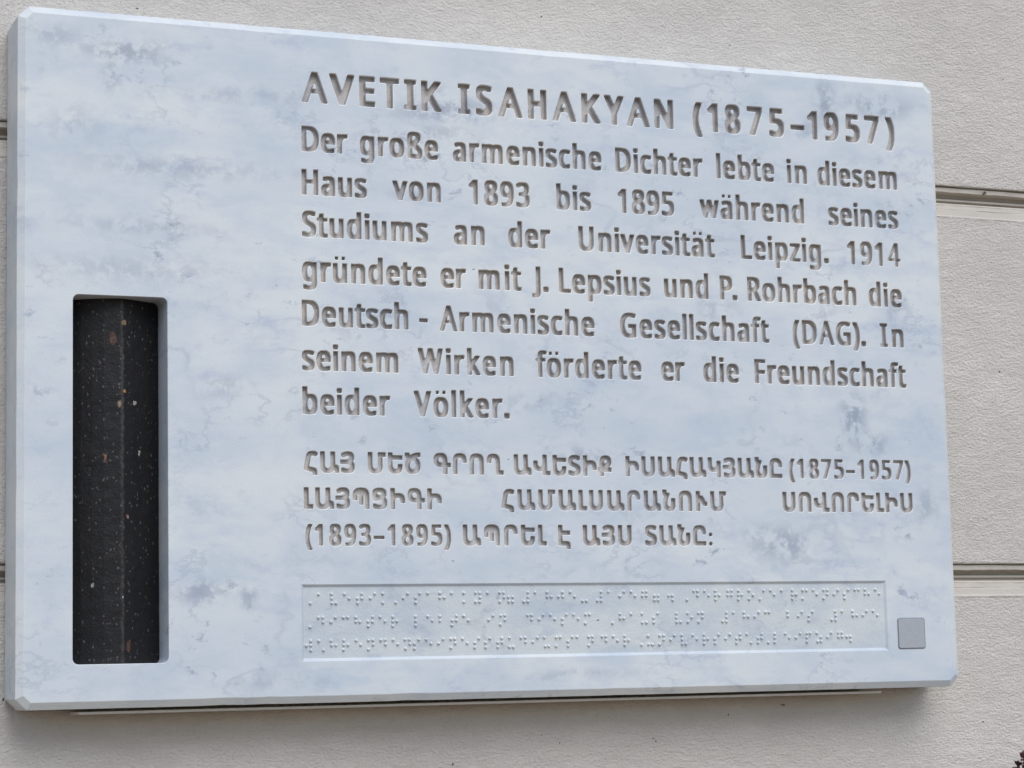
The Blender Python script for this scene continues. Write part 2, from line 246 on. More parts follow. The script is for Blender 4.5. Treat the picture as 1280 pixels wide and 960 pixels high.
# ---------------------------------------------------------------- letter outlines (thousandths of the cap height)
GL = {}
for ln in """h(|420|177,-194 161,-191 109,-190 93,-179 46,-96 19,-31 -7,48 -35,179 -40,226 -41,268 -46,289 -46,509 -41,535 -40,577 -19,703 3,787 19,834 53,912 96,986 109,993 161,994 187,999 240,999 266,994 318,993 331,986 336,975 336,897 276,760 244,661 217,525 206,399 217,278 239,163 276,43 299,-15 335,-88 336,-172 329,-185 318,-190 266,-191 240,-196
h)|420|31,-194 15,-191 -37,-190 -49,-183 -55,-167 -55,-104 -53,-94 -23,-36 6,32 37,126 48,168 59,221 75,331 76,462 65,551 49,629 22,729 -16,825 -55,902 -55,975 -47,988 -32,993 94,999 125,994 178,993 195,980 252,870 278,802 311,677 327,567 327,519 332,493 332,305 327,278 327,231 316,153 289,32 256,-59 200,-167 183,-185 173,-190 120,-191 94,-196
h1|801|260,2 245,5 192,6 182,11 174,24 173,626 161,634 66,634 48,642 29,668 3,715 2,794 11,809 197,993 255,996 286,1001 402,995 417,983 420,967 419,24 412,11 402,6 349,5 323,0
h5|801|194,-11 178,-7 125,-7 63,5 10,26 -13,43 -23,58 -24,221 -16,238 -5,244 63,247 136,244 194,215 225,204 236,204 267,220 284,236 305,273 317,320 316,341 310,367 292,404 277,422 251,439 230,445 194,439 141,438 120,434 99,438 47,439 5,470 -6,483 -8,588 -3,608 -3,671 2,698 2,760 7,787 13,928 20,980 26,988 36,993 89,994 115,999 424,999 456,994 513,991 524,981 526,970 526,813 520,797 508,790 456,789 429,784 262,783 254,771 254,718 249,698 249,671 256,659 309,653 361,652 398,646 435,633 489,598 510,577 540,535 561,483 573,425 573,252 561,189 540,132 513,88 471,46 435,21 398,5 346,-7 293,-7 267,-12
h7|801|132,2 90,6 63,18 51,39 51,81 274,710 295,778 289,785 279,786 53,786 32,791 1,792 -20,800 -31,809 -38,825 -37,967 -26,982 -4,994 53,1001 478,1001 541,994 562,982 574,961 573,820 306,45 290,18 268,7 210,0
h8|801|149,-6 91,12 47,42 10,79 -4,100 -20,131 -31,173 -37,210 -37,341 -30,383 -20,420 -4,451 18,484 47,514 52,524 12,587 -10,650 -16,692 -16,807 -4,865 12,902 44,946 81,976 123,997 180,1009 369,1009 406,1002 447,986 484,962 505,941 527,912 538,891 554,839 560,792 560,692 554,655 543,619 527,587 485,530 486,524 513,498 548,451 564,420 574,388 581,336 581,215 574,173 551,111 513,58 474,26 432,5 385,-7|264,194 280,196 301,214 317,242 327,278 323,304 307,336 285,364 264,375 254,369 239,346 221,310 215,283 221,257 234,226 243,213|263,682 269,677 280,682 291,697 303,729 303,750 296,771 285,790 275,798 264,797 258,792 241,755 242,724 250,703
h9|801|61,-6 24,5 12,21 11,168 17,184 35,192 160,192 181,189 199,194 228,213 261,247 282,283 297,331 294,336 286,338 160,339 124,345 92,356 61,377 18,420 -14,477 -30,540 -36,577 -36,739 -24,813 -6,865 23,917 76,972 103,989 171,1009 354,1009 386,1002 422,987 454,967 493,928 511,903 549,823 566,760 577,687 577,425 566,331 549,252 527,187 486,111 466,84 435,53 388,21 333,0 296,-7|253,551 265,546 291,570 312,606 324,645 313,703 297,744 276,781 265,789 249,777 233,744 215,671 216,650 222,619 234,585
hA|895|-31,2 -52,7 -64,18 -69,29 -68,55 249,972 267,993 294,1000 430,1001 462,993 479,977 494,940 746,207 793,65 792,24 776,7 745,0 603,0 572,7 559,18 550,34 468,275 462,284 446,288 279,288 268,287 261,280 176,34 160,13 153,7 121,0|329,469 394,467 401,469 404,474 368,579 362,579 356,568 328,485 326,474
hE|779|95,2 22,8 11,18 9,29 11,982 16,990 27,995 79,996 105,1001 457,1001 488,996 546,993 556,983 559,972 559,815 551,797 540,792 488,791 462,786 273,786 261,778 260,642 265,626 278,623 441,623 467,618 519,618 532,610 538,595 538,453 535,432 530,425 519,420 467,419 441,414 278,414 265,411 260,396 260,233 263,220 273,215 462,215 488,210 540,209 551,204 559,186 556,18 551,11 540,6 488,5 462,0
hH|1038|95,2 22,8 11,18 9,29 11,982 16,990 27,995 79,996 105,1001 163,1001 189,996 236,995 252,990 260,972 261,631 273,624 425,623 438,626 443,637 443,967 446,983 462,995 514,996 540,1001 598,1001 619,996 682,993 693,982 695,967 693,18 687,11 677,6 624,5 598,0 540,0 514,5 467,5 451,11 444,29 442,406 430,414 278,414 265,411 260,401 258,18 252,11 242,6 189,5 163,0
hI|475|45,2 -29,8 -39,18 -42,29 -40,160 -24,176 42,196 46,202 47,217 46,794 39,804 -29,825 -40,836 -42,857 -40,982 -34,990 -24,995 29,996 55,1001 301,1001 322,996 385,993 396,983 398,972 396,841 380,825 317,806 309,794 309,212 310,202 317,194 380,176 396,160 398,39 396,18 390,11 380,6 327,5 301,0
hK|867|102,2 61,6 42,13 28,24 21,45 21,951 23,967 28,977 55,994 113,1001 181,1001 202,996 233,995 261,982 272,961 273,768 275,754 281,752 448,973 464,986 485,995 516,996 532,1000 616,1001 674,995 700,983 711,967 713,951 712,919 701,893 446,563 442,553 458,521 717,102 723,86 723,50 722,34 716,24 689,7 632,0 543,1 527,5 495,6 469,18 442,55 292,296 281,309 275,308 273,296 273,45 266,24 254,15 233,6 202,5 181,0
hN|1064|99,2 57,6 39,13 25,24 18,45 18,951 19,967 25,977 52,994 109,1001 193,1001 214,996 245,995 273,982 282,969 483,584 497,565 502,566 505,584 505,951 509,972 518,983 539,994 597,1001 654,1001 675,996 707,995 733,983 744,967 746,951 746,50 744,34 739,24 712,7 649,0 576,0 555,5 523,6 492,21 439,115 286,411 266,441 261,440 259,422 257,34 245,18 219,6 188,5 167,0
hS|769|182,-11 166,-7 114,-7 30,10 -17,31 -30,43 -35,53 -35,221 -33,231 -23,242 51,247 125,244 193,215 235,205 256,215 279,231 296,263 303,284 294,315 271,349 219,384 125,432 88,456 43,493 14,530 -7,572 -24,635 -25,813 -18,844 -3,886 18,918 66,965 114,992 156,1003 193,1009 245,1009 276,1014 308,1009 360,1009 439,997 486,981 517,966 533,956 544,944 546,865 524,781 517,770 507,760 497,758 366,758 324,777 282,790 265,781 250,767 234,734 233,724 249,682 276,653 324,623 413,578 460,547 512,496 529,472 550,425 561,373 562,221 555,179 538,130 517,94 465,40 434,20 397,5 345,-7 292,-7 266,-12
hT|779|227,2 211,5 159,6 148,11 141,24 139,778 127,786 23,786 -4,791 -56,792 -66,797 -74,815 -72,982 -66,990 -56,995 -4,996 28,1001 499,1001 531,996 588,993 599,983 601,972 601,815 596,799 583,792 531,791 505,786 405,786 393,778 390,18 384,11 374,6 321,5 295,0
hV|840|294,2 242,9 221,21 210,39 -79,914 -80,951 -78,968 -68,982 -46,994 11,1001 95,1001 116,996 148,995 179,978 190,956 336,506 341,499 347,502 353,516 477,904 504,978 530,994 588,1001 671,1001 734,991 751,982 761,967 761,909 473,34 462,18 436,6 404,5 383,0
hY|793|242,2 195,7 173,18 163,34 159,375 -79,914 -78,967 -68,982 -46,994 11,1001 85,1001 106,996 137,995 163,983 175,972 188,946 275,741 284,729 289,729 295,736 385,946 404,979 430,994 488,1001 556,1001 614,994 636,982 646,967 646,909 413,380 410,34 399,18 373,6 341,5 320,0
h–|700|41,285 25,289 -27,290 -38,295 -43,302 -46,465 -43,476 -33,486 25,488 56,493 423,493 449,488 502,487 512,482 518,475 520,313 517,302 507,291 449,289 418,284
b(|420|187,-199 171,-195 124,-195 113,-189 103,-178 66,-114 39,-56 3,54 -20,158 -30,237 -31,295 -36,321 -36,468 -31,494 -31,546 -26,567 -25,599 -8,698 8,761 34,840 86,950 108,987 119,993 166,994 192,999 250,999 276,994 323,993 328,992 335,981 336,918 296,834 264,756 249,709 228,625 206,494 205,452 200,426 200,373 211,263 233,148 270,27 298,-41 334,-114 335,-182 328,-193 323,-195 276,-195 250,-200
b)|420|36,-199 20,-195 -27,-195 -38,-187 -40,-114 5,-20 47,96 69,185 85,274 90,321 91,373 96,399 91,420 90,473 85,520 63,640 42,719 10,808 -39,908 -40,981 -33,992 -27,993 20,994 46,999 98,999 125,994 172,994 190,981 209,950 256,850 288,756 310,656 326,530 326,269 321,206 298,80 262,-41 215,-140 188,-182 172,-195 125,-195 98,-200
b-|451|40,292 24,296 -23,296 -33,304 -36,461 -33,471 -28,477 30,480 51,484 260,484 292,479 339,478 349,471 352,314 349,304 344,298 286,295 265,291
b.|375|119,-16 103,-13 56,-12 40,-7 24,3 10,22 3,37 -4,74 -4,158 3,194 13,215 24,228 40,237 61,244 108,244 134,249 155,244 202,244 223,237 246,221 262,189 268,147 268,90 261,37 244,9 213,-11 155,-13 134,-18
b1|801|266,2 251,5 203,6 193,13 191,18 189,642 177,649 130,647 62,652 45,673 14,726 13,794 23,809 209,993 266,996 292,1001 408,995 418,988 421,972 420,18 418,13 408,6 361,5 334,0
b3|801|186,-11 171,-8 124,-7 61,5 3,26 -24,42 -31,58 -30,215 -23,226 -13,228 50,231 113,228 171,199 218,183 239,181 276,193 297,210 313,231 334,278 337,310 329,341 318,362 291,390 255,410 207,422 92,428 82,435 79,582 82,598 92,605 213,611 244,623 260,633 288,661 302,682 313,708 318,739 293,792 276,808 260,814 249,813 218,798 155,753 92,751 24,755 7,776 -24,833 -25,902 -20,912 -2,930 29,955 87,986 139,1002 260,1014 391,1003 448,984 488,954 508,933 523,912 538,881 550,844 556,812 555,661 538,598 523,566 498,530 529,498 544,477 564,435 576,388 577,226 571,194 554,137 538,105 519,79 490,50 459,28 406,5 344,-7 296,-8 270,-13
b4|801|329,2 303,13 295,29 295,196 290,212 276,215 4,215 -22,222 -33,228 -40,244 -40,348 287,984 303,997 329,1005 465,1005 496,993 504,972 505,380 517,372 570,370 591,362 599,354 604,338 603,244 596,228 586,222 565,215 512,214 505,207 504,34 496,13 486,7 460,0|193,375 282,372 294,380 295,542 292,566 287,566 282,560 228,458 192,385
b5|801|199,-11 183,-8 136,-7 73,5 42,15 10,31 -6,42 -13,53 -13,210 -11,220 -6,226 63,231 131,228 167,206 199,193 230,183 246,183 279,200 310,231 331,273 342,325 336,357 320,399 301,425 272,446 236,459 194,449 146,448 126,444 105,448 57,449 26,470 10,488 8,634 13,661 13,718 18,744 18,802 23,828 23,886 28,912 31,980 36,987 47,993 94,993 120,998 440,998 471,993 518,993 529,986 531,975 532,833 529,818 518,811 471,810 445,805 256,803 249,792 244,661 251,649 382,642 440,625 482,600 526,556 540,535 556,503 566,472 579,404 579,268 573,220 561,173 533,110 510,79 482,51 445,25 398,5 346,-7 298,-8 272,-13
b7|801|137,2 95,6 74,16 62,39 62,65 321,794 317,799 309,801 58,802 -5,811 -21,824 -28,846 -28,951 -21,977 -11,988 0,994 58,1001 493,1001 556,994 573,982 584,956 583,846 299,29 285,13 268,6 236,5 215,0
b8|801|243,-11 148,-2 112,10 80,26 57,42 17,83 1,110 -15,152 -27,231 -27,325 -21,372 -15,399 6,446 31,482 62,514 67,524 21,598 0,666 0,833 11,875 37,923 80,967 107,984 138,997 196,1008 243,1009 279,1014 316,1009 363,1008 405,1002 437,992 485,964 512,938 532,912 553,865 565,781 565,718 560,697 559,666 548,624 535,598 486,530 492,519 528,482 553,446 568,414 579,383 586,341 585,215 579,179 563,126 542,89 512,53 468,20 416,0 379,-7 332,-8 306,-13|268,184 285,181 313,200 336,231 350,278 343,304 328,336 303,367 274,388 258,380 237,351 216,310 209,278 226,226 243,202|272,666 285,664 301,682 317,708 325,744 322,765 312,786 290,809 279,814 269,809 247,786 237,765 233,744 241,713 252,692
b9|801|149,-11 55,-2 34,5 29,11 26,152 29,173 39,181 87,181 108,185 191,178 218,189 257,215 286,251 313,304 322,336 319,341 312,343 233,338 207,343 160,344 128,351 102,361 75,378 29,423 2,472 -14,519 -20,551 -21,587 -26,608 -26,713 -14,802 12,881 38,923 81,967 113,987 160,1003 197,1009 244,1010 265,1014 307,1009 354,1008 385,1002 422,989 453,971 500,924 522,891 543,849 569,760 582,682 582,435 571,336 559,278 538,205 507,137 461,74 422,41 364,10 322,-2 286,-7 239,-8 218,-13|258,540 270,536 280,539 314,571 339,619 346,645 339,692 316,755 296,784 280,799 270,803 257,797 232,760 222,734 210,676 210,645 222,598 238,566
bA|895|-27,2 -53,14 -61,29 -59,45 208,972 219,988 251,1000 371,1001 397,994 413,983 419,972 681,60 687,34 686,24 675,10 644,0 518,0 481,12 472,24 465,45 403,259 392,289 376,293 245,293 232,291 224,275 157,39 146,14 135,7 109,0|280,453 340,451 347,453 349,458 325,553 313,575 308,572 302,558 276,464
bD|1022|96,2 80,5 33,6 23,13 20,24 20,972 22,988 33,995 80,996 106,1001 337,1001 358,996 405,995 447,990 522,967 541,957 599,916 647,862 676,815 694,773 716,694 727,621 727,396 715,312 705,270 683,210 663,170 642,139 607,97 541,49 510,33 437,11 395,5 347,5 326,0|261,196 285,194 332,208 384,237 413,265 437,301 458,343 479,417 486,464 486,548 480,589 458,668 437,710 421,733 384,769 337,795 295,807 264,806 256,794 256,212
bF|727|96,2 80,5 33,6 23,13 20,24 20,972 22,988 33,995 80,996 112,1001 468,1001 552,993 559,982 560,967 560,830 557,820 552,815 494,812 473,807 269,807 258,802 256,789 256,595 258,581 269,577 452,576 473,572 531,569 536,563 539,553 536,396 526,388 478,388 452,383 274,382 261,380 256,364 256,29 253,13 243,6 196,5 169,0
bG|1020|354,-11 338,-8 291,-7 255,0 202,15 171,31 134,56 90,100 60,142 38,184 13,252 1,299 -9,362 -10,409 -15,435 -15,561 -10,587 -9,629 2,697 28,781 71,861 92,888 139,935 197,973 260,997 291,1003 338,1009 386,1010 406,1014 516,1008 590,997 668,971 689,960 700,949 702,870 674,786 663,775 653,773 532,774 448,808 417,814 362,792 328,768 310,750 280,708 264,676 243,619 226,514 232,435 238,399 259,325 280,283 305,247 347,210 380,193 417,182 454,188 472,194 477,205 476,367 464,375 344,380 333,383 328,388 325,409 328,561 338,568 386,569 417,574 627,574 647,569 705,566 710,561 713,545 712,53 705,40 689,31 595,4 522,-7 475,-8 448,-13
bH|1038|96,2 80,5 33,6 23,13 20,24 20,972 22,988 33,995 80,996 106,1001 169,1001 190,996 248,993 253,988 256,977 257,626 269,618 452,618 465,621 470,631 471,972 473,988 484,995 531,996 557,1001 615,1001 636,996 693,993 699,988 701,972 701,29 699,13 688,6 641,5 615,0 557,0 536,5 478,8 473,13 471,24 469,417 457,424 274,424 261,422 256,411 256,29 253,13 243,6 196,5 169,0
bI|475|40,2 24,5 -23,6 -33,13 -36,24 -33,149 -23,157 40,175 47,186 48,202 48,809 44,820 36,825 -23,844 -33,851 -35,982 -28,993 -23,995 24,996 51,1001 281,1001 307,996 354,995 365,988 367,977 365,851 354,844 295,825 288,820 284,809 284,196 286,181 292,175 354,157 365,149 367,18 360,8 354,6 307,5 281,0
bJ|382|-34,-239 -102,-234 -128,-226 -149,-212 -151,-60 -149,-50 -138,-43 -91,-42 -70,-37 -44,-42 -28,-39 -10,-24 -1,-8 16,45 17,982 24,993 29,995 76,996 103,1001 165,1001 192,996 239,995 249,988 252,972 252,-13 246,-60 234,-107 208,-160 186,-188 150,-215 118,-229 87,-235 40,-236 13,-241
bL|734|96,2 80,5 33,6 23,13 20,24 21,982 28,993 33,995 80,996 106,1001 169,1001 196,996 243,995 253,988 256,972 257,202 269,194 478,194 499,189 557,186 562,181 565,170 564,18 562,13 552,6 505,5 478,0
bP|847|96,2 80,5 33,6 23,13 20,24 20,972 22,988 33,995 80,996 106,1001 306,1001 326,996 374,995 421,990 478,973 527,946 559,914 590,862 605,820 617,747 617,631 611,579 600,532 582,490 554,448 520,414 494,397 457,379 400,362 368,361 347,356 300,356 264,350 258,346 256,333 256,29 253,13 243,6 196,5 169,0|257,553 264,548 295,557 316,568 337,585 354,605 363,624 376,673 376,689 364,731 342,769 311,792 269,806 258,802 256,794
bR|871|96,2 80,5 33,6 23,13 20,24 20,972 22,988 33,995 80,996 106,1001 316,1001 337,996 384,995 426,990 473,978 531,947 565,914 595,862 611,804 617,762 617,631 605,563 595,537 568,490 509,427 532,369 668,86 670,29 667,13 657,6 609,5 578,0 505,0 478,5 431,6 421,11 391,71 283,312 264,347 258,346 256,327 256,29 253,13 243,6 196,5 169,0|261,568 279,566 300,573 321,583 337,597 358,626 369,652 376,684 376,699 364,741 344,773 306,798 269,807 258,802 256,789 256,584
bS|769|192,-11 82,0 25,15 -18,37 -25,53 -23,220 -17,226 -7,228 114,228 219,188 245,185 277,200 308,230 324,268 324,294 309,330 276,364 239,389 145,437 97,467 72,485 46,511 18,551 -8,619 -14,661 -15,797 -9,833 3,870 28,917 77,967 124,992 198,1008 245,1009 271,1014 302,1014 323,1010 370,1009 418,1003 480,986 528,966 544,954 545,865 523,786 512,779 465,778 444,774 423,778 376,779 302,808 281,809 255,794 239,771 227,739 227,718 244,682 260,658 329,612 428,562 461,540 501,506 534,461 555,414 567,346 567,236 556,168 547,142 519,89 470,40 439,20 381,0 344,-7 297,-8 271,-13
bU|1024|320,-11 304,-8 257,-7 204,3 162,20 135,37 89,82 72,105 52,142 31,200 19,257 18,294 13,315 13,970 16,985 26,993 73,993 110,998 231,993 241,991 246,985 249,970 249,383 255,330 272,273 293,235 325,204 341,194 362,189 377,194 394,205 425,236 446,278 463,341 469,399 469,970 471,985 482,993 529,993 555,998 613,998 634,994 692,991 697,985 699,970 699,278 687,210 666,147 656,126 626,84 582,40 534,12 493,0 456,-7 409,-8 383,-13
bV|840|251,2 209,6 193,12 182,24 171,55 -65,909 -71,940 -66,972 -59,984 -43,994 15,1001 78,1001 99,996 130,995 146,989 158,977 178,919 285,521 293,510 298,512 304,527 412,930 429,978 450,994 507,1001 575,1001 633,994 645,988 654,977 661,956 660,935 410,34 397,16 376,6 345,5 324,0
bW|1302|200,2 158,6 142,12 131,24 120,55 -59,930 -59,956 -49,982 -26,995 6,996 27,1001 89,1001 147,994 170,977 181,951 239,647 246,621 252,617 259,631 330,946 344,982 367,995 399,996 420,1001 488,1001 551,991 563,982 572,961 649,626 655,609 661,608 668,626 732,956 742,982 765,995 797,996 818,1001 891,1000 907,996 938,995 955,988 965,977 971,961 972,935 788,45 778,18 755,6 692,0 634,0 613,5 582,6 559,18 550,39 539,81 463,417 456,436 451,435 440,396 368,71 352,24 341,12 325,6 294,5 273,0
ba|786|182,-11 166,-8 119,-7 75,6 35,30 18,48 3,69 -18,116 -29,184 -30,283 -23,330 -10,367 14,409 35,432 62,452 104,473 166,490 303,502 309,509 309,519 293,566 276,584 266,589 193,554 130,552 61,556 54,566 33,634 34,713 46,730 104,759 140,771 172,778 219,779 245,784 318,784 345,779 392,778 418,771 465,751 504,713 524,676 541,613 541,566 546,535 546,16 544,11 533,4 486,3 460,-2 355,3 303,-7 261,-8 235,-13|229,194 240,189 252,194 274,215 288,236 305,283 310,310 305,320 292,321 261,308 228,278 218,257 212,231
bb|861|299,-11 283,-8 236,-7 194,3 105,-2 68,3 27,3 16,6 9,16 8,1027 11,1043 21,1050 68,1051 95,1056 152,1056 236,1048 242,1043 244,1033 244,797 247,784 262,778 299,784 357,784 388,779 435,778 488,759 519,736 548,708 567,682 588,640 604,592 615,540 621,493 621,283 615,236 599,163 568,95 542,58 519,35 467,5 425,-7 378,-8 351,-13|303,194 309,191 320,193 338,210 352,231 373,289 385,362 385,420 373,488 363,519 342,561 325,579 315,583 292,571 268,532 255,493 244,425 245,351 256,283 274,231 292,205
bc|672|259,-11 191,-6 149,5 107,26 81,45 58,69 33,105 17,137 -5,200 -15,257 -16,299 -21,325 -21,446 -10,545 12,624 33,666 76,721 123,756 160,771 186,778 228,784 275,784 296,789 416,778 479,759 505,745 513,734 513,671 485,577 474,570 406,566 343,569 312,583 301,584 275,568 248,530 227,467 220,425 220,341 237,268 253,236 264,218 296,191 312,188 369,212 484,212 495,210 500,205 503,189 502,42 497,32 484,20 427,-2 390,-7 343,-8 322,-13
bd|861|243,-11 228,-8 181,-7 149,0 112,15 91,30 53,69 17,126 -4,189 -10,220 -21,320 -21,451 -16,472 -15,514 -5,577 7,619 33,676 63,718 80,734 123,764 160,777 201,783 249,784 275,789 301,784 353,784 359,786 361,802 361,1033 364,1043 369,1048 453,1056 505,1056 532,1051 579,1050 589,1043 592,1027 591,16 584,6 573,3 532,3 495,-2 406,3 364,-7 317,-8 291,-13|279,194 291,190 301,193 319,210 329,226 349,278 361,357 361,404 344,503 318,561 301,579 291,583 280,579 270,568 243,521 227,467 220,425 220,336 236,268 258,220
be|790|275,-11 259,-8 212,-7 181,0 160,5 112,28 55,82 28,121 2,184 -15,262 -16,304 -21,325 -21,441 -10,540 7,603 38,671 68,713 112,751 154,771 212,783 259,784 291,789 312,784 359,784 395,778 442,761 474,741 500,716 533,671 559,608 576,519 576,346 573,330 568,325 558,323 516,323 490,317 243,317 231,315 228,310 232,289 253,241 283,205 317,183 327,183 359,193 411,217 474,221 537,218 547,215 554,205 555,53 553,42 547,36 490,10 448,-2 411,-7 364,-8 343,-13|241,503 264,501 324,503 327,509 321,535 302,566 291,578 285,580 276,577 258,556 238,514
bf|482|110,2 94,5 47,6 42,8 35,18 34,579 29,589 10,596 -47,598 -58,605 -60,720 -47,737 26,767 31,773 34,862 46,925 57,956 72,988 105,1025 147,1049 178,1058 225,1058 251,1063 309,1063 335,1058 382,1058 409,1051 445,1035 452,1024 453,956 430,872 424,867 414,865 298,862 288,853 282,841 270,799 271,783 278,777 388,770 398,762 401,747 401,621 398,605 388,598 278,592 266,584 264,18 262,13 251,6 204,5 178,0
bg|861|233,-303 217,-299 170,-299 86,-282 44,-266 28,-255 21,-244 21,-87 23,-77 29,-71 97,-67 160,-69 217,-98 270,-112 301,-98 319,-82 336,-56 350,-19 346,-8 338,-6 301,-11 243,-11 217,-6 170,-5 144,1 102,22 75,44 49,75 23,117 -5,201 -15,259 -16,301 -21,322 -21,447 -10,547 2,594 27,662 58,709 95,746 144,773 175,780 291,785 322,780 369,780 411,770 500,775 532,770 579,769 589,762 592,746 592,-50 586,-97 574,-145 551,-197 529,-228 502,-255 458,-279 422,-292 385,-299 338,-299 312,-304|283,191 296,189 312,199 339,243 355,301 361,348 361,416 355,458 344,505 323,552 301,576 291,582 280,579 274,573 258,552 243,523 227,468 220,421 220,337 232,280 253,227 267,206
bh|866|84,2 68,5 21,6 11,13 8,24 9,1040 16,1050 21,1052 68,1053 95,1058 158,1058 184,1053 231,1052 241,1045 244,1035 244,799 247,786 262,781 351,786 383,781 430,780 493,763 524,744 553,715 572,684 583,658 594,610 600,563 600,18 598,13 587,6 540,5 514,0 456,0 430,5 388,5 378,8 372,13 370,29 369,458 365,474 364,506 355,537 330,578 315,584 292,568 268,529 255,490 245,427 244,29 242,13 231,6 184,5 158,0
bi|361|88,2 72,5 25,6 14,13 12,24 13,757 20,768 25,770 72,770 98,775 156,775 182,770 229,770 240,762 242,747 242,18 240,13 229,6 182,5 156,0|119,793 51,798 30,809 19,820 8,841 1,872 1,951 8,982 20,1004 46,1021 93,1022 130,1027 156,1022 214,1019 241,993 252,951 253,878 246,841 231,815 203,798
bk|748|88,2 46,6 30,12 19,24 12,50 12,1009 20,1035 41,1051 98,1058 156,1058 219,1049 234,1035 242,1014 242,668 245,648 250,647 261,656 329,749 355,768 413,775 486,775 544,768 555,762 565,752 572,720 560,689 379,443 376,432 391,401 576,86 588,50 577,18 554,6 523,5 502,0 428,0 365,7 350,16 338,29 267,155 250,178 245,177 243,165 242,45 231,18 208,6 177,5 156,0
bl|361|84,2 68,5 21,6 11,13 8,24 9,1040 16,1050 21,1052 68,1053 95,1058 158,1058 184,1053 231,1052 242,1045 244,1030 243,18 241,13 231,6 184,5 158,0
bm|1309|84,2 68,5 21,6 11,13 8,24 8,747 11,762 16,768 100,775 142,775 163,771 189,770 231,780 351,786 378,781 425,780 498,757 524,768 566,780 687,786 713,781 760,780 786,774 823,758 851,736 871,710 892,668 909,584 909,29 907,13 902,8 844,5 823,0 765,0 739,5 692,6 681,13 679,29 679,479 672,521 661,553 650,572 640,580 629,576 616,563 602,537 592,511 580,458 579,422 574,390 574,29 572,13 561,6 514,5 488,0 430,0 409,5 351,8 346,13 344,29 343,485 331,542 317,568 304,580 293,574 277,553 267,532 255,495 245,432 244,29 242,13 231,6 184,5 158,0
bn|866|84,2 68,5 21,6 11,13 8,24 8,747 11,762 21,770 68,770 95,775 199,770 241,780 289,781 315,786 367,786 393,781 440,780 482,768 514,753 553,715 575,678 589,637 600,568 600,29 598,13 587,6 540,5 503,0 388,5 378,8 372,13 370,29 369,458 365,474 364,506 355,537 330,578 315,584 292,568 268,529 251,469 245,427 244,29 242,13 231,6 184,5 158,0
bo|847|264,-11 249,-8 201,-7 175,-2 123,20 102,35 58,79 22,137 2,189 -10,236 -21,330 -21,446 -10,545 7,608 33,666 71,716 123,756 144,766 186,778 228,784 275,784 296,789 411,778 469,756 521,716 559,666 590,598 607,524 613,482 613,294 602,220 585,163 564,116 539,79 490,31 453,10 390,-7 343,-8 317,-13|287,194 296,189 306,192 327,214 344,241 354,262 365,299 377,372 377,404 371,446 354,509 343,535 330,556 316,571 296,585 285,579 262,556 247,530 232,488 220,425 220,346 232,289 243,257 258,226 275,204
bp|861|84,-303 68,-299 21,-299 11,-292 8,-281 8,741 11,762 16,767 27,770 68,770 105,775 189,770 231,780 278,780 309,785 430,780 472,768 514,743 548,709 567,683 588,641 610,568 621,495 621,285 615,238 598,164 568,96 550,69 514,31 482,11 430,-6 388,-6 357,-11 304,-11 278,-6 249,-8 244,-24 244,-276 242,-291 231,-299 184,-299 158,-304|302,196 309,191 320,194 336,210 353,238 368,280 378,322 385,369 385,416 368,500 342,557 315,583 299,576 272,542 262,516 251,474 244,426 245,353 256,285 274,233
br|578|84,2 68,5 21,6 11,13 8,24 8,747 11,762 21,770 68,770 95,775 199,770 236,780 283,781 309,786 362,786 388,781 435,780 456,773 462,768 464,757 464,689 451,595 446,589 435,587 378,584 346,586 325,575 292,542 277,521 251,453 244,411 244,29 242,13 231,6 184,5 158,0
bs|671|171,-11 156,-8 109,-7 51,5 -2,26 -14,37 -19,48 -20,200 -17,210 -12,215 56,219 119,217 182,188 219,178 245,195 261,220 259,231 250,245 224,270 88,345 56,366 3,420 -13,451 -25,514 -25,603 -13,666 3,697 19,718 46,741 82,764 124,777 255,789 276,784 323,784 370,778 418,766 475,740 488,723 488,661 460,571 449,564 386,561 318,564 276,583 245,593 234,588 222,577 217,561 222,551 234,538 271,513 386,452 419,430 449,406 471,378 487,346 499,299 499,173 487,116 461,69 436,42 397,16 370,5 313,-7 271,-8 245,-13
bt|506|216,-11 200,-8 153,-7 100,10 79,24 61,42 37,84 26,116 19,152 19,587 12,598 6,600 -46,601 -52,603 -59,613 -57,729 -46,740 6,770 17,781 47,902 53,918 64,924 158,930 242,923 247,917 250,907 250,792 252,778 263,773 389,767 394,765 401,755 402,624 399,608 394,603 383,600 263,595 251,587 250,268 262,210 271,194 283,184 389,181 399,179 404,173 407,158 406,27 401,16 389,7 336,-7 289,-8 263,-13
bu|866|235,-11 220,-8 173,-7 141,0 110,10 84,26 51,58 30,95 20,121 8,168 7,205 2,226 2,744 5,760 15,767 63,768 99,773 220,768 230,765 236,760 238,744 239,289 255,226 270,200 288,188 301,194 328,226 346,268 358,320 359,351 364,372 364,744 366,760 377,767 424,768 450,773 508,773 529,769 587,765 592,760 594,744 594,27 592,11 581,4 534,3 508,-2 408,3 356,-7 314,-8 288,-13
bv|711|203,2 156,7 138,18 128,34 -70,705 -71,731 -64,752 -55,762 -43,768 15,775 78,775 99,771 130,770 154,757 162,747 168,731 234,490 245,458 251,455 256,464 267,500 323,705 343,757 366,770 397,771 418,775 486,775 549,766 565,752 572,731 571,715 366,24 355,12 340,6 308,5 287,0
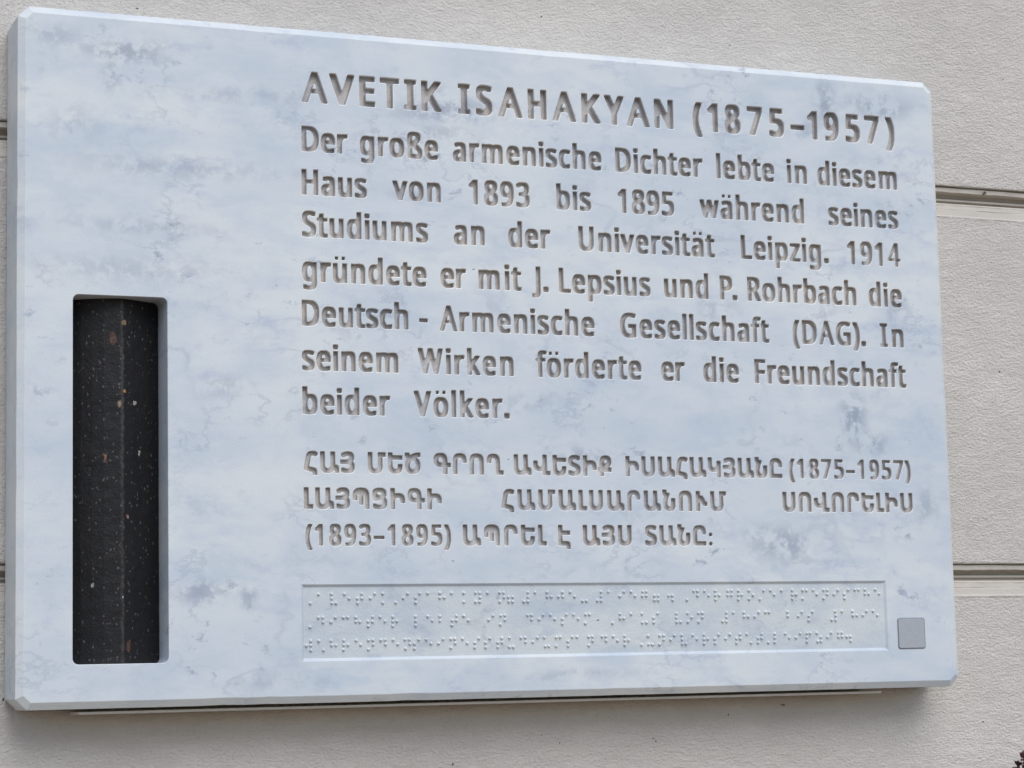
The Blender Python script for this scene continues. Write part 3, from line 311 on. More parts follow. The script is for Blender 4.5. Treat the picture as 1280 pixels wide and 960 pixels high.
bw|1101|157,3 115,7 99,13 88,25 77,56 -60,706 -60,732 -50,758 -27,771 5,772 26,777 94,776 109,772 141,771 158,764 168,753 173,737 207,570 214,552 219,553 226,570 269,748 277,760 293,770 350,777 419,777 440,772 471,771 492,761 503,748 509,732 543,580 549,559 555,553 561,559 596,727 606,753 616,764 633,771 665,772 681,776 743,777 801,771 822,760 833,737 835,722 698,88 687,41 677,20 654,7 623,6 602,1 518,2 502,6 471,7 454,14 444,25 439,41 393,234 387,251 382,252 371,219 330,51 316,20 298,8 246,2
bz|658|43,2 -5,7 -16,13 -26,24 -33,50 -32,139 -26,155 183,537 205,584 203,589 195,592 69,592 48,597 16,598 -1,605 -10,616 -18,642 -18,726 -10,752 -1,762 11,768 69,775 404,775 425,771 457,770 472,763 483,752 490,731 490,642 485,621 250,186 253,181 263,178 409,178 430,173 462,172 477,166 488,155 496,128 496,50 488,24 479,13 467,7 409,0
bß|884|351,-11 336,-8 289,-7 241,3 105,-2 68,3 27,3 16,6 9,16 8,833 14,886 27,935 41,964 61,991 84,1014 105,1028 137,1044 179,1056 309,1066 330,1062 378,1061 425,1056 467,1044 510,1022 553,980 572,943 584,902 584,765 572,718 540,664 470,587 461,571 469,556 589,441 609,414 630,378 640,346 647,310 647,168 636,116 614,69 595,42 566,20 537,6 488,-7 440,-8 414,-13|370,189 383,186 390,189 399,200 410,220 410,247 397,273 380,299 362,317 302,367 257,415 252,419 247,417 244,393 246,226 262,218 320,216|246,708 252,705 315,768 342,812 343,828 337,844 325,857 309,866 294,865 273,851 251,812 244,781
bä|786|182,-11 166,-8 119,-7 75,6 35,30 18,48 3,69 -18,116 -29,184 -30,283 -23,330 -10,367 14,409 35,432 62,452 104,473 166,490 303,502 309,509 309,519 293,566 276,584 266,589 193,554 130,552 61,556 54,566 33,634 34,713 46,730 104,759 140,771 172,778 219,779 245,784 318,784 345,779 392,778 418,771 465,751 504,713 524,676 541,613 541,566 546,535 546,16 544,11 533,4 486,3 460,-2 355,3 303,-7 261,-8 235,-13|229,194 240,189 252,194 274,215 288,236 305,283 310,310 305,320 292,321 261,308 228,278 218,257 212,231|146,859 83,863 66,875 59,902 59,980 67,1012 77,1022 146,1026 203,1025 214,1022 225,1012 232,985 232,907 231,891 224,870 214,863|402,859 339,863 329,870 321,896 321,991 325,1006 334,1019 345,1024 407,1026 476,1022 486,1012 489,1001 486,875 481,868 470,863
bö|847|264,-11 249,-8 201,-7 175,-2 123,20 102,35 58,79 22,137 2,189 -10,236 -21,330 -21,446 -10,545 7,608 33,666 71,716 123,756 144,766 186,778 228,784 275,784 296,789 411,778 469,756 521,716 559,666 590,598 607,524 613,482 613,294 602,220 585,163 564,116 539,79 490,31 453,10 390,-7 343,-8 317,-13|287,194 296,189 306,192 327,214 344,241 354,262 365,299 377,372 377,404 371,446 354,509 343,535 330,556 316,571 296,585 285,579 262,556 247,530 232,488 220,425 220,346 232,289 243,257 258,226 275,204|165,859 102,863 88,875 84,896 86,1006 96,1017 107,1019 170,1022 238,1017 249,1007 251,996 251,891 247,875 233,863|427,859 364,863 353,868 348,875 346,896 348,1012 358,1022 369,1025 427,1026 495,1022 506,1012 513,996 513,896 508,875 500,865 495,863
bü|866|235,-11 220,-8 173,-7 141,0 110,10 84,26 51,58 30,95 20,121 8,168 7,205 2,226 2,744 5,760 15,767 63,768 99,773 220,768 230,765 236,760 238,744 239,289 255,226 270,200 288,188 301,194 328,226 346,268 358,320 359,351 364,372 364,744 366,760 377,767 424,768 450,773 508,773 529,769 587,765 592,760 594,744 594,27 592,11 581,4 534,3 508,-2 408,3 356,-7 314,-8 288,-13|173,859 110,863 99,868 94,875 86,907 86,964 94,1012 104,1022 115,1025 173,1026 241,1022 252,1012 259,996 259,896 254,875 246,865 241,863|429,859 366,863 356,870 348,896 348,991 352,1006 361,1019 372,1024 435,1026 503,1022 514,1012 521,975 521,912 514,875 508,868 497,863
b–|700|40,292 24,296 -23,296 -33,304 -36,461 -33,471 -28,477 56,484 433,484 464,479 512,478 522,471 525,314 522,304 517,298 433,290
aԱ|1164|336,-10 322,-7 286,-7 219,8 160,34 124,57 90,90 64,126 46,157 28,207 18,243 9,302 9,942 13,965 25,983 43,993 88,995 110,999 178,999 201,994 237,994 259,983 269,969 275,942 275,401 280,360 290,320 307,288 331,264 345,255 381,242 413,252 431,264 451,284 467,311 482,360 487,401 487,942 493,969 503,983 525,994 561,994 584,999 652,999 674,995 719,993 733,986 742,977 749,965 753,947 754,424 760,418 810,406 855,384 884,356 909,317 923,275 934,225 934,54 929,36 917,18 895,7 859,6 828,2 778,2 755,6 719,7 697,18 687,31 681,49 680,90 674,94 616,44 539,8 467,-7 431,-7 408,-12
aԳ|1061|517,1 504,4 468,5 454,10 438,25 431,43 429,295 425,309 413,311 314,311 292,316 255,316 197,326 156,340 111,362 80,384 64,399 48,416 29,444 7,489 -7,530 -17,589 -17,733 -12,769 -2,810 25,873 43,901 66,927 107,959 161,986 206,1000 237,1006 274,1006 296,1010 373,1010 395,1006 431,1006 481,995 508,986 553,964 600,927 631,886 658,837 676,783 690,715 691,679 695,656 698,568 707,564 761,564 779,560 824,558 842,548 853,530 858,512 858,363 849,336 837,324 819,316 783,316 761,311 707,311 696,305 695,52 686,25 675,13 657,5 621,4 598,0|339,566 418,564 425,566 428,575 420,647 410,683 400,704 393,715 364,744 343,756 332,757 305,747 283,729 264,702 254,661 264,625 283,597 305,579
aԵ|975|336,-10 322,-7 286,-7 219,8 158,36 123,58 90,90 64,126 46,157 24,221 14,261 9,302 9,947 13,965 20,977 29,986 43,993 88,995 106,999 178,999 201,994 237,994 250,989 266,974 273,956 275,884 282,873 643,872 670,868 706,867 728,856 738,843 743,830 744,667 733,642 715,628 647,620 291,620 282,619 276,613 275,397 280,356 294,306 308,284 327,264 354,247 376,242 404,250 431,268 440,279 458,311 467,342 473,374 474,415 479,437 487,455 503,470 516,475 552,476 575,480 647,480 670,476 706,475 728,464 738,451 744,433 744,360 740,338 740,288 729,230 705,157 689,126 665,92 620,48 570,21 539,8 471,-7 435,-7 413,-12
aԷ|881|500,-166 446,-162 428,-152 419,-139 412,-116 412,-17 408,-8 401,-2 117,-1 90,4 53,4 31,15 20,33 15,56 15,949 20,967 26,979 35,988 49,995 94,997 112,1001 184,1001 207,996 243,996 265,985 275,971 281,953 281,755 282,746 288,740 563,739 590,735 626,734 649,723 660,705 665,687 665,538 658,516 644,499 626,491 590,491 568,487 297,486 288,485 282,480 281,268 286,254 297,252 459,252 482,247 518,247 545,241 595,219 622,202 650,164 663,137 678,78 678,-116 672,-138 662,-152 640,-163 604,-163 581,-168
aԸ|975|97,1 83,4 47,5 32,11 15,29 9,52 9,702 24,783 46,841 83,901 124,943 182,978 232,995 282,1006 318,1006 340,1010 417,1010 503,1001 561,982 607,959 647,929 689,873 711,828 729,769 739,715 740,665 744,643 744,580 738,553 728,539 706,528 670,528 647,523 579,523 552,528 516,528 507,531 490,544 479,566 474,584 473,629 467,656 458,688 442,720 417,743 381,757 367,756 336,743 307,715 294,692 281,652 275,616 276,259 282,254 291,253 647,253 670,248 706,248 719,242 735,228 744,205 744,52 738,29 728,16 710,6 665,4 647,0
aԻ|983|103,1 90,4 53,5 40,10 24,25 16,47 16,954 21,972 31,985 53,997 90,997 121,1002 184,1001 207,997 243,997 265,985 275,972 281,954 281,778 284,768 288,765 320,771 356,772 378,776 459,776 487,772 523,771 545,766 577,756 631,729 651,715 690,676 722,625 749,548 754,521 759,485 759,323 753,305 744,291 721,280 685,280 662,275 590,275 568,280 532,280 518,285 502,300 495,318 493,395 488,426 483,449 465,485 447,503 414,522 392,523 365,513 338,496 314,471 296,440 286,404 281,368 281,52 275,29 265,16 243,5 207,4 184,0
aԼ|577|103,1 90,4 53,5 40,10 24,25 16,47 16,954 21,972 31,985 53,997 90,997 121,1002 184,1001 207,997 243,997 261,989 269,981 275,972 281,950 282,259 293,253 396,253 419,248 455,248 478,236 487,223 493,201 493,47 487,29 478,16 455,5 419,4 392,0
aԾ|996|331,-10 318,-7 282,-7 228,3 178,21 142,39 115,57 64,108 35,153 10,207 -4,257 -13,311 -13,478 1,550 19,604 67,699 23,744 10,762 -3,785 -17,825 -23,861 -23,938 -22,951 -16,969 -7,983 16,994 52,994 83,999 146,999 169,994 205,994 223,986 234,974 242,956 245,933 253,920 268,906 282,902 404,961 453,979 503,993 557,1003 638,1008 656,1012 737,1006 759,992 771,965 771,812 765,789 755,775 737,766 661,759 632,753 622,748 621,744 663,703 711,636 738,577 757,509 762,473 762,315 756,275 734,198 711,153 681,108 634,61 584,30 516,3 462,-7 426,-7 404,-12|365,243 377,241 409,252 444,277 467,305 477,324 490,369 491,410 486,437 472,473 455,500 405,550 372,573 349,586 345,585 308,541 277,482 257,419 257,378 272,324 293,288 313,268 331,256 349,247
aԿ|993|554,1 500,6 483,16 471,34 467,52 466,250 464,261 460,263 392,253 320,248 293,253 257,253 193,263 157,276 103,307 65,345 37,390 12,458 2,503 -3,544 -3,950 4,973 13,985 22,991 36,997 72,997 94,1001 166,1001 184,997 230,995 247,986 254,977 263,950 263,652 268,611 278,571 292,544 319,517 342,505 365,506 387,516 419,541 438,566 456,616 461,643 466,683 467,792 473,810 483,823 505,834 541,835 563,839 636,839 654,835 699,833 716,823 726,810 733,783 732,47 720,20 699,6 654,4 636,0
aՀ|805|449,-109 435,-106 399,-105 377,-94 367,-81 361,-63 360,-22 355,5 345,20 327,32 -2,103 -25,117 -34,131 -40,149 -40,230 41,695 69,803 101,871 131,916 160,945 192,967 226,984 250,993 291,1004 408,1013 426,1009 462,1008 503,1004 544,994 602,967 632,948 647,930 654,912 654,839 648,817 593,731 571,720 471,720 444,732 417,750 399,755 390,754 361,736 338,704 326,677 312,627 259,330 259,321 268,314 300,306 458,272 499,258 535,240 567,217 594,181 612,145 622,109 627,68 627,-58 621,-81 615,-90 607,-98 589,-105 553,-106 530,-110
aՂ|1070|502,1 488,4 452,5 439,10 423,25 414,47 414,580 409,602 409,638 399,683 375,726 348,747 326,757 302,747 274,720 258,688 247,647 243,607 242,571 238,557 226,539 209,529 163,527 141,523 73,523 51,528 15,528 -8,539 -17,553 -22,566 -24,688 -19,729 -4,792 18,850 55,910 91,947 118,964 186,995 236,1006 272,1006 294,1010 362,1010 448,1001 484,991 547,959 565,947 598,914 624,877 647,832 665,778 675,729 676,683 680,656 681,259 691,253 759,253 777,249 822,247 840,236 850,223 854,210 855,47 850,29 836,13 818,5 782,4 759,0
aՄ|1126|340,-10 327,-7 291,-7 237,3 192,19 137,48 104,76 78,108 46,162 28,207 14,266 9,306 9,942 15,969 25,983 43,993 115,999 178,999 201,994 237,994 259,983 269,969 275,942 275,401 280,360 290,320 307,288 340,256 358,247 381,241 417,255 431,264 455,288 472,320 482,360 487,401 487,947 496,974 503,983 521,993 566,995 584,999 810,999 832,994 868,994 882,989 897,974 906,951 906,798 900,775 890,762 873,752 828,750 810,746 764,746 754,739 753,311 749,293 748,266 738,221 720,171 705,139 683,107 654,72 602,35 575,21 525,3 471,-7 435,-7 413,-12
aՅ|878|270,-10 179,-2 130,8 67,26 21,50 12,63 6,85 6,239 12,261 22,275 44,286 94,288 143,286 211,260 260,247 288,241 324,241 355,251 389,275 404,297 410,315 405,338 382,362 364,374 310,389 57,390 35,394 -1,395 -17,401 -33,418 -39,437 -39,595 -33,613 -24,626 -1,637 35,638 57,642 270,643 301,648 346,664 370,681 383,699 387,717 380,730 364,745 351,753 328,759 288,749 260,738 211,703 193,694 134,690 78,694 57,708 12,785 6,807 6,879 17,905 39,925 67,943 121,971 166,988 229,1003 270,1008 306,1008 324,1012 369,1012 387,1008 423,1008 463,1003 515,988 558,966 578,951 610,920 622,902 635,879 654,830 660,798 659,649 654,622 640,582 616,541 614,532 636,505 659,469 682,397 682,230 676,203 663,162 645,126 621,92 585,56 567,44 504,12 450,-2 414,-7 378,-8 360,-12
aՆ|879|295,-10 282,-7 246,-7 196,3 142,25 105,49 63,90 33,135 6,203 -9,279 -9,464 6,563 19,618 44,694 42,703 9,730 -12,762 -26,798 -36,843 -36,1006 -24,1033 -3,1047 43,1049 61,1053 133,1053 155,1049 191,1048 205,1043 221,1028 228,1010 230,933 237,911 246,905 345,898 363,888 377,866 383,843 382,757 333,663 299,577 271,473 257,383 262,338 272,306 289,275 322,248 336,244 345,246 367,259 382,275 396,306 406,356 406,600 412,622 422,635 444,646 480,647 503,651 575,651 597,647 634,646 656,635 666,622 670,609 671,266 667,230 657,189 648,162 625,117 604,85 570,52 548,37 489,8 422,-7 385,-7 363,-12
aՈ|1015|97,1 83,4 47,5 32,11 15,29 9,52 9,702 14,738 24,778 37,819 57,859 95,914 137,950 196,982 259,1001 345,1010 422,1010 444,1006 480,1006 512,1000 557,986 616,957 643,938 667,914 698,873 725,819 738,778 748,733 753,688 753,61 753,47 747,29 737,16 719,6 647,0 584,0 561,4 525,5 503,16 493,29 487,56 487,593 482,638 472,679 455,711 422,743 404,752 381,758 358,752 340,743 313,721 290,679 275,616 275,56 270,34 259,16 237,5 201,4 178,0
aՊ|1110|648,1 634,4 598,5 585,10 569,25 560,47 560,562 554,589 553,620 548,620 546,566 546,241 534,214 512,200 467,198 445,194 377,194 355,198 318,199 296,210 286,223 280,246 278,639 273,638 267,602 266,435 260,417 250,404 228,393 192,392 170,388 97,388 79,392 34,394 17,404 7,417 0,440 0,697 6,738 24,801 34,823 69,882 111,925 138,946 206,980 278,1001 314,1006 350,1006 368,1010 463,1010 485,1006 521,1006 594,991 625,980 684,950 729,915 757,882 775,855 791,823 816,747 826,661 825,47 814,20 792,6 747,4 729,0
aՍ|1015|336,-10 322,-7 286,-7 219,8 160,34 124,57 90,90 64,126 46,157 28,207 18,243 9,302 9,942 13,965 25,983 43,993 88,995 110,999 178,999 201,994 237,994 259,983 269,969 275,942 275,401 280,360 290,320 307,288 331,264 345,255 381,242 413,251 431,264 455,288 472,320 482,360 487,401 487,942 493,969 503,983 525,994 561,994 584,999 652,999 674,995 719,993 737,983 744,974 752,956 753,942 753,306 748,266 729,194 707,144 676,99 638,61 607,39 552,12 498,-2 462,-7 426,-8 408,-12
aՎ|1102|531,1 477,6 459,16 449,29 443,52 443,178 438,192 427,193 382,185 346,185 319,180 201,190 161,200 127,214 96,232 60,264 29,309 16,336 2,372 -12,435 -17,480 -17,679 -11,697 -2,710 21,721 57,722 80,726 152,726 174,722 210,721 228,714 242,697 248,679 249,571 255,535 270,485 287,463 310,444 337,438 364,446 391,465 412,494 423,517 438,584 443,638 443,950 449,972 459,986 481,997 517,997 549,1002 612,1001 634,997 671,997 689,989 696,981 703,972 709,950 710,259 720,253 783,253 806,248 842,248 860,240 868,232 874,223 880,201 880,47 874,29 864,16 842,5 806,4 779,0
aՏ|799|227,-10 142,-2 78,12 38,26 -12,46 -23,58 -31,76 -32,248 -25,266 -9,284 6,290 56,293 110,290 196,256 259,241 281,241 317,252 332,261 354,283 359,297 349,317 331,335 313,348 259,375 146,420 87,450 49,478 20,513 -4,554 -17,595 -23,627 -23,775 -17,807 -8,839 6,870 38,917 60,940 83,957 160,993 236,1007 272,1008 299,1012 399,1007 466,997 516,984 566,964 593,950 607,933 613,911 612,834 589,753 578,730 570,723 552,715 453,715 367,749 313,759 293,753 272,741 252,721 248,708 259,688 290,664 331,644 417,612 511,564 554,532 584,497 611,446 625,406 631,374 631,239 625,203 616,171 603,139 571,90 548,65 507,37 466,17 426,3 399,-2 363,-7 326,-8 308,-12
aՐ|942|97,1 83,4 47,5 32,11 15,29 9,52 9,702 19,765 39,828 60,868 78,895 95,918 115,938 155,964 201,986 228,995 277,1006 313,1006 336,1010 408,1010 494,1001 548,984 598,959 620,943 652,910 680,868 693,841 711,792 726,724 727,688 731,670 731,580 724,553 714,539 692,528 656,528 634,523 566,523 539,528 503,528 494,531 480,539 469,557 465,571 454,665 441,702 422,728 399,747 372,757 348,751 322,735 309,721 294,697 281,652 275,611 273,43 269,29 259,16 237,5 201,4 178,0
aՑ|935|277,-10 192,-2 124,12 61,35 20,57 11,72 4,94 4,248 11,270 21,284 43,295 137,295 148,293 187,274 255,251 300,241 345,241 395,256 426,277 445,306 448,315 445,324 437,338 424,351 399,370 381,379 327,395 304,393 160,354 124,354 106,350 83,354 52,354 41,356 25,365 13,383 -9,460 -9,545 2,577 -17,631 -22,658 -22,794 -8,848 6,875 27,906 65,943 142,984 210,1003 291,1008 309,1012 358,1012 377,1008 458,1003 516,988 548,975 598,948 636,911 666,861 685,798 685,658 680,631 666,595 641,554 639,545 665,515 693,473 716,415 722,383 721,243 707,185 689,144 658,99 629,70 607,53 534,17 485,2 426,-7 390,-7 368,-12|325,667 336,667 349,671 378,685 404,708 408,717 405,726 381,747 336,761 318,759 300,754 272,739 255,721 259,708 295,680
aՒ|837|103,1 90,4 53,5 40,10 24,25 16,47 16,954 21,972 31,985 53,997 90,997 121,1002 184,1001 207,997 243,997 265,985 275,972 281,954 281,805 284,794 293,790 347,784 369,779 392,770 428,749 459,712 483,674 549,539 570,503 586,492 631,490 649,480 658,468 665,444 664,291 658,273 649,260 626,249 590,248 568,244 518,244 496,248 459,249 437,254 392,277 367,295 323,359 293,423 288,429 284,429 281,404 281,52 275,29 265,16 243,5 207,4 184,0
aՔ|864|105,1 51,6 33,16 26,25 17,52 15,196 6,202 -35,203 -53,211 -67,228 -73,250 -73,399 -67,422 -57,435 -44,443 -30,447 6,447 11,449 17,458 17,607 22,629 22,692 32,756 59,841 77,877 104,918 137,952 155,964 200,987 236,1000 263,1006 299,1006 322,1010 389,1010 412,1006 448,1006 475,1000 516,986 565,959 603,927 643,868 666,801 671,769 671,634 665,598 642,530 619,493 590,462 587,453 597,447 644,444 660,435 671,417 676,399 676,255 669,228 660,214 642,205 597,203 579,199 290,198 283,187 283,47 277,29 267,16 245,5 209,4 186,0|297,638 308,637 358,651 376,663 390,679 399,697 399,706 387,729 362,751 349,751 335,743 316,720 307,702 298,670 294,647
a:|375|272,112 263,157 236,195 197,221 150,230 103,221 64,195 37,157 28,112 37,67 64,29 103,3 150,-6 197,3 236,29 263,67|272,545 263,590 236,628 197,654 150,663 103,654 64,628 37,590 28,545 37,500 64,462 103,436 150,427 197,436 236,462 263,500""".splitlines():
    h = ln.split('|', 1); k = h[0]
    if not ln.strip(): continue
    parts = ln[len(k) + 1:].split('|')
    GL[k] = (int(parts[0]), [[tuple(map(int, p.split(','))) for p in c.split()] for c in parts[1:]])
# baseline, cap height, then each word with its left and right end on the stone (mm)
LINES = [(343.3, 19.2, [('AVETIK', 163.8, 251.4), ('ISAHAKYAN', 261.4, 405.1), ('(1875–1957)', 417.7, 563.7)]),
 (314.0, 15.8, [('Der', 163.5, 192.3), ('große', 199.1, 248.8), ('armenische', 257.4, 355.2), ('Dichter', 363.8, 424.2), ('lebte', 433.0, 474.5), ('in', 482.8, 497.9), ('diesem', 504.8, 563.8)]),
 (288.3, 15.8, [('Haus', 163.2, 203.7), ('von', 218.9, 249.9), ('1893', 267.1, 307.0), ('bis', 323.8, 347.4), ('1895', 364.7, 403.6), ('während', 420.5, 494.8), ('seines', 511.5, 563.5)]),
 (263.6, 15.8, [('Studiums', 163.1, 241.4), ('an', 256.9, 277.3), ('der', 291.8, 319.9), ('Universität', 337.7, 430.8), ('Leipzig.', 448.2, 511.4), ('1914', 524.1, 563.9)]),
 (237.2, 15.8, [('gründete', 162.8, 239.9), ('er', 247.9, 264.9), ('mit', 272.1, 300.4), ('J.', 306.4, 318.0), ('Lepsius', 324.0, 385.7), ('und', 394.2, 425.4), ('P.', 432.6, 445.4), ('Rohrbach', 451.7, 530.2), ('die', 538.5, 563.6)]),
 (211.2, 15.8, [('Deutsch', 162.4, 228.1), ('-', 234.1, 240.4), ('Armenische', 247.0, 347.4), ('Gesellschaft', 363.8, 466.7), ('(DAG).', 482.5, 536.0), ('In', 545.6, 563.6)]),
 (185.4, 15.8, [('seinem', 162.2, 221.4), ('Wirken', 232.9, 294.0), ('förderte', 307.5, 377.9), ('er', 390.4, 407.3), ('die', 419.2, 444.5), ('Freundschaft', 454.7, 564.2)]),
 (160.0, 15.8, [('beider', 162.2, 216.0), ('Völker.', 229.9, 290.8)]),
 (126.4, 12.9, [('ՀԱՅ', 162.6, 193.7), ('ՄԵԾ', 201.1, 234.0), ('ԳՐՈՂ', 241.6, 286.1), ('ԱՎԵՏԻՔ', 292.0, 356.0), ('ԻՍԱՀԱԿՅԱՆԸ', 364.7, 472.2), ('(1875–1957)', 476.3, 564.3)]),
 (105.6, 12.9, [('ԼԱՅՊՑԻԳԻ', 162.4, 246.8), ('ՀԱՄԱԼՍԱՐԱՆՈՒՄ', 283.6, 432.6), ('ՍՈՎՈՐԵԼԻՍ', 471.0, 564.7)]),
 (84.6, 12.9, [('(1893–1895)', 163.0, 252.0), ('ԱՊՐԵԼ', 258.9, 312.6), ('Է', 319.4, 328.0), ('ԱՅՍ', 335.4, 368.0), ('ՏԱՆԸ:', 376.3, 422.3)])]
# braille rows: (height of the dot row, x of its dots)
BRAILLE = [[(57.49, [171.0, 178.7, 186.4, 196.9, 204.6, 209.5, 224.6, 232.1, 236.9, 244.4, 251.7, 259.3, 266.7, 269.3, 274.2, 281.8, 284.3, 299.7, 304.3, 311.9, 321.9, 326.9, 347.0, 351.8, 362.0, 366.7, 374.4, 376.8, 408.5, 411.0, 415.8, 423.1, 431.6, 434.2, 438.8, 446.1, 456.2, 460.9, 468.6, 476.1, 483.4, 486.1, 490.8, 498.2, 500.9, 508.2, 515.5, 520.4, 523.1, 527.6, 535.2]), (54.86, [178.8, 189.2, 194.2, 196.9, 201.9, 221.9, 229.5, 244.4, 247.1, 269.4, 284.5, 287.3, 290.0, 299.7, 311.9, 314.6, 319.3, 322.0, 329.6, 347.0, 359.2, 369.2, 374.0, 376.7, 382.0, 384.6, 391.5, 394.0, 411.0, 418.5, 423.0, 425.7, 431.4, 434.1, 438.7, 441.2, 448.8, 463.5, 476.1, 478.8, 493.3, 500.8, 505.4, 512.8, 527.6, 530.3, 537.8]), (52.23, [166.0, 178.8, 181.3, 194.2, 209.5, 217.3, 229.5, 259.2, 266.6, 269.2, 281.7, 287.4, 289.9, 297.0, 299.6, 334.7, 337.3, 344.3, 346.9, 382.0, 384.5, 394.2, 403.7, 423.1, 438.7, 446.1, 453.5, 476.0, 483.2, 498.1, 512.9])],
 [(44.17, [170.8, 173.4, 180.9, 185.6, 188.2, 193.0, 203.1, 207.7, 215.4, 229.3, 236.8, 244.2, 254.5, 259.0, 277.3, 282.2, 284.8, 299.2, 301.7, 309.1, 313.8, 324.0, 328.7, 336.4, 339.0, 358.9, 366.2, 373.4, 383.8, 396.3, 403.9, 411.2, 413.8, 430.2, 434.8, 442.1, 452.3, 457.0, 459.6, 472.2, 482.4, 489.8, 505.9, 510.6, 518.1, 528.2, 532.9]), (41.59, [173.4, 178.2, 193.0, 195.5, 200.4, 203.0, 210.6, 215.3, 217.9, 229.3, 239.5, 244.1, 251.8, 254.3, 261.8, 274.6, 284.8, 301.7, 306.4, 316.5, 321.4, 331.5, 358.9, 361.4, 381.0, 396.3, 406.5, 413.8, 430.2, 442.1, 444.9, 449.5, 472.4, 479.7, 487.1, 506.0, 518.3, 521.1, 525.5, 535.8]), (38.92, [165.8, 200.5, 215.3, 229.2, 251.6, 281.9, 321.3, 336.1, 353.8, 373.5, 376.2, 381.1, 396.5, 399.1, 403.9, 411.1, 427.4, 430.0, 486.9, 503.2, 505.9])],
 [(30.97, [166.1, 170.7, 178.1, 185.7, 193.1, 200.5, 203.1, 207.9, 210.5, 215.3, 222.6, 225.3, 231.0, 235.6, 245.9, 250.7, 253.2, 258.0, 268.2, 275.1, 282.5, 287.4, 294.7, 297.4, 305.0, 309.6, 317.1, 319.6, 327.4, 330.5, 338.1, 340.6, 346.8, 349.3, 354.1, 361.6, 377.1, 384.7, 387.4, 394.6, 399.5, 406.9, 414.3, 424.4, 431.9, 439.0, 443.7, 453.9, 462.8, 470.2, 480.5, 485.3, 487.6, 492.3, 502.4, 507.3, 509.9]), (28.44, [163.5, 166.0, 178.4, 180.9, 185.6, 188.2, 195.7, 203.2, 210.7, 218.1, 225.5, 228.2, 238.4, 243.1, 253.4, 260.8, 265.6, 272.3, 279.9, 282.6, 297.5, 302.2, 324.6, 340.7, 349.4, 356.7, 361.6, 364.1, 387.3, 392.0, 399.6, 409.6, 414.4, 416.9, 421.6, 429.0, 436.4, 439.1, 451.2, 453.8, 462.7, 472.8, 477.6, 485.1, 495.0, 499.7, 507.5, 510.1, 513.4, 515.9]), (25.74, [166.0, 173.5, 185.4, 200.3, 222.8, 228.2, 250.7, 265.5, 272.3, 279.9, 287.2, 289.8, 310.0, 312.4, 317.0, 324.6, 338.0, 361.6, 372.5, 377.2, 379.8, 384.6, 399.6, 402.1, 414.3, 421.8, 436.4, 446.4, 451.1, 458.2, 462.7, 485.0, 492.6, 495.1, 516.0])]]

_cache = {}
def groove(key, cap):
    """outline loops and groove mesh of one letter: lip, steep walls, slightly dished floor"""
    kk = (key, cap)
    if kk in _cache: return _cache[kk]
    s = cap / 1000; loops = [[(x * s, y * s) for x, y in c] for c in GL[key][1]]
    # outer loops counter-clockwise, counters clockwise
    def inside(p, L):
        r = False
        for i in range(len(L)):
            a, b = L[i - 1], L[i]
            if (a[1] > p[1]) != (b[1] > p[1]) and p[0] < (b[0] - a[0]) * (p[1] - a[1]) / (b[1] - a[1]) + a[0]: r = not r
        return r
    fixed = []
    for i, L in enumerate(loops):
        depth = sum(inside(L[0], M) for j, M in enumerate(loops) if j != i)
        if (area(L) > 0) == (depth % 2 == 1): L = L[::-1]
        fixed.append(L)
    loops = fixed; q = cap / 15.8
    # densify long edges a little so that the walls can be shaded evenly
    prof = [(0, 0), (.34 * q, .30 * q), (.38 * q, .5 * q), (.42 * q, 1.0 * q), (.44 * q, DEPTH * .85 * q), (.54 * q, DEPTH * q)]
    vs, fs, floor = [], [], []
    for L in loops:
        base = len(vs); n = len(L)
        for d, y in prof:
            R = offset(L, d) if d else L
            vs += [(p[0], y, p[1]) for p in R]
        for r in range(len(prof) - 1):
            for i in range(n):
                j = (i + 1) % n; a = base + r * n
                fs.append((a + i, a + n + i, a + n + j, a + j))
        floor.append(offset(L, prof[-1][0]))
    nw = len(fs)
    fv, ff = cdt_faces(floor); k = len(vs)
    vs += [(x, DEPTH * q, z) for x, z in fv]; fs += [tuple(k + i for i in f) for f in ff]
    me = bpy.data.meshes.new('engraving'); me.from_pydata([tuple(c * MM for c in v) for v in vs], [], fs)
    me.materials.append(M_cut); me.materials.append(M_groove)
    nl = sum(len(L) for L in loops)
    idx = []
    for L in loops:
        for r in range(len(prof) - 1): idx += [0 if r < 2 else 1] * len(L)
    idx += [1] * len(ff)
    me.polygons.foreach_set('material_index', idx)
    me.polygons.foreach_set('use_smooth', [i < nw for i in range(len(fs))])
    try: me.set_sharp_from_angle(angle=math.radians(50))
    except Exception: pass
    me.update()
    _cache[kk] = (loops, me)
    return _cache[kk]
DEPTH = 3.3

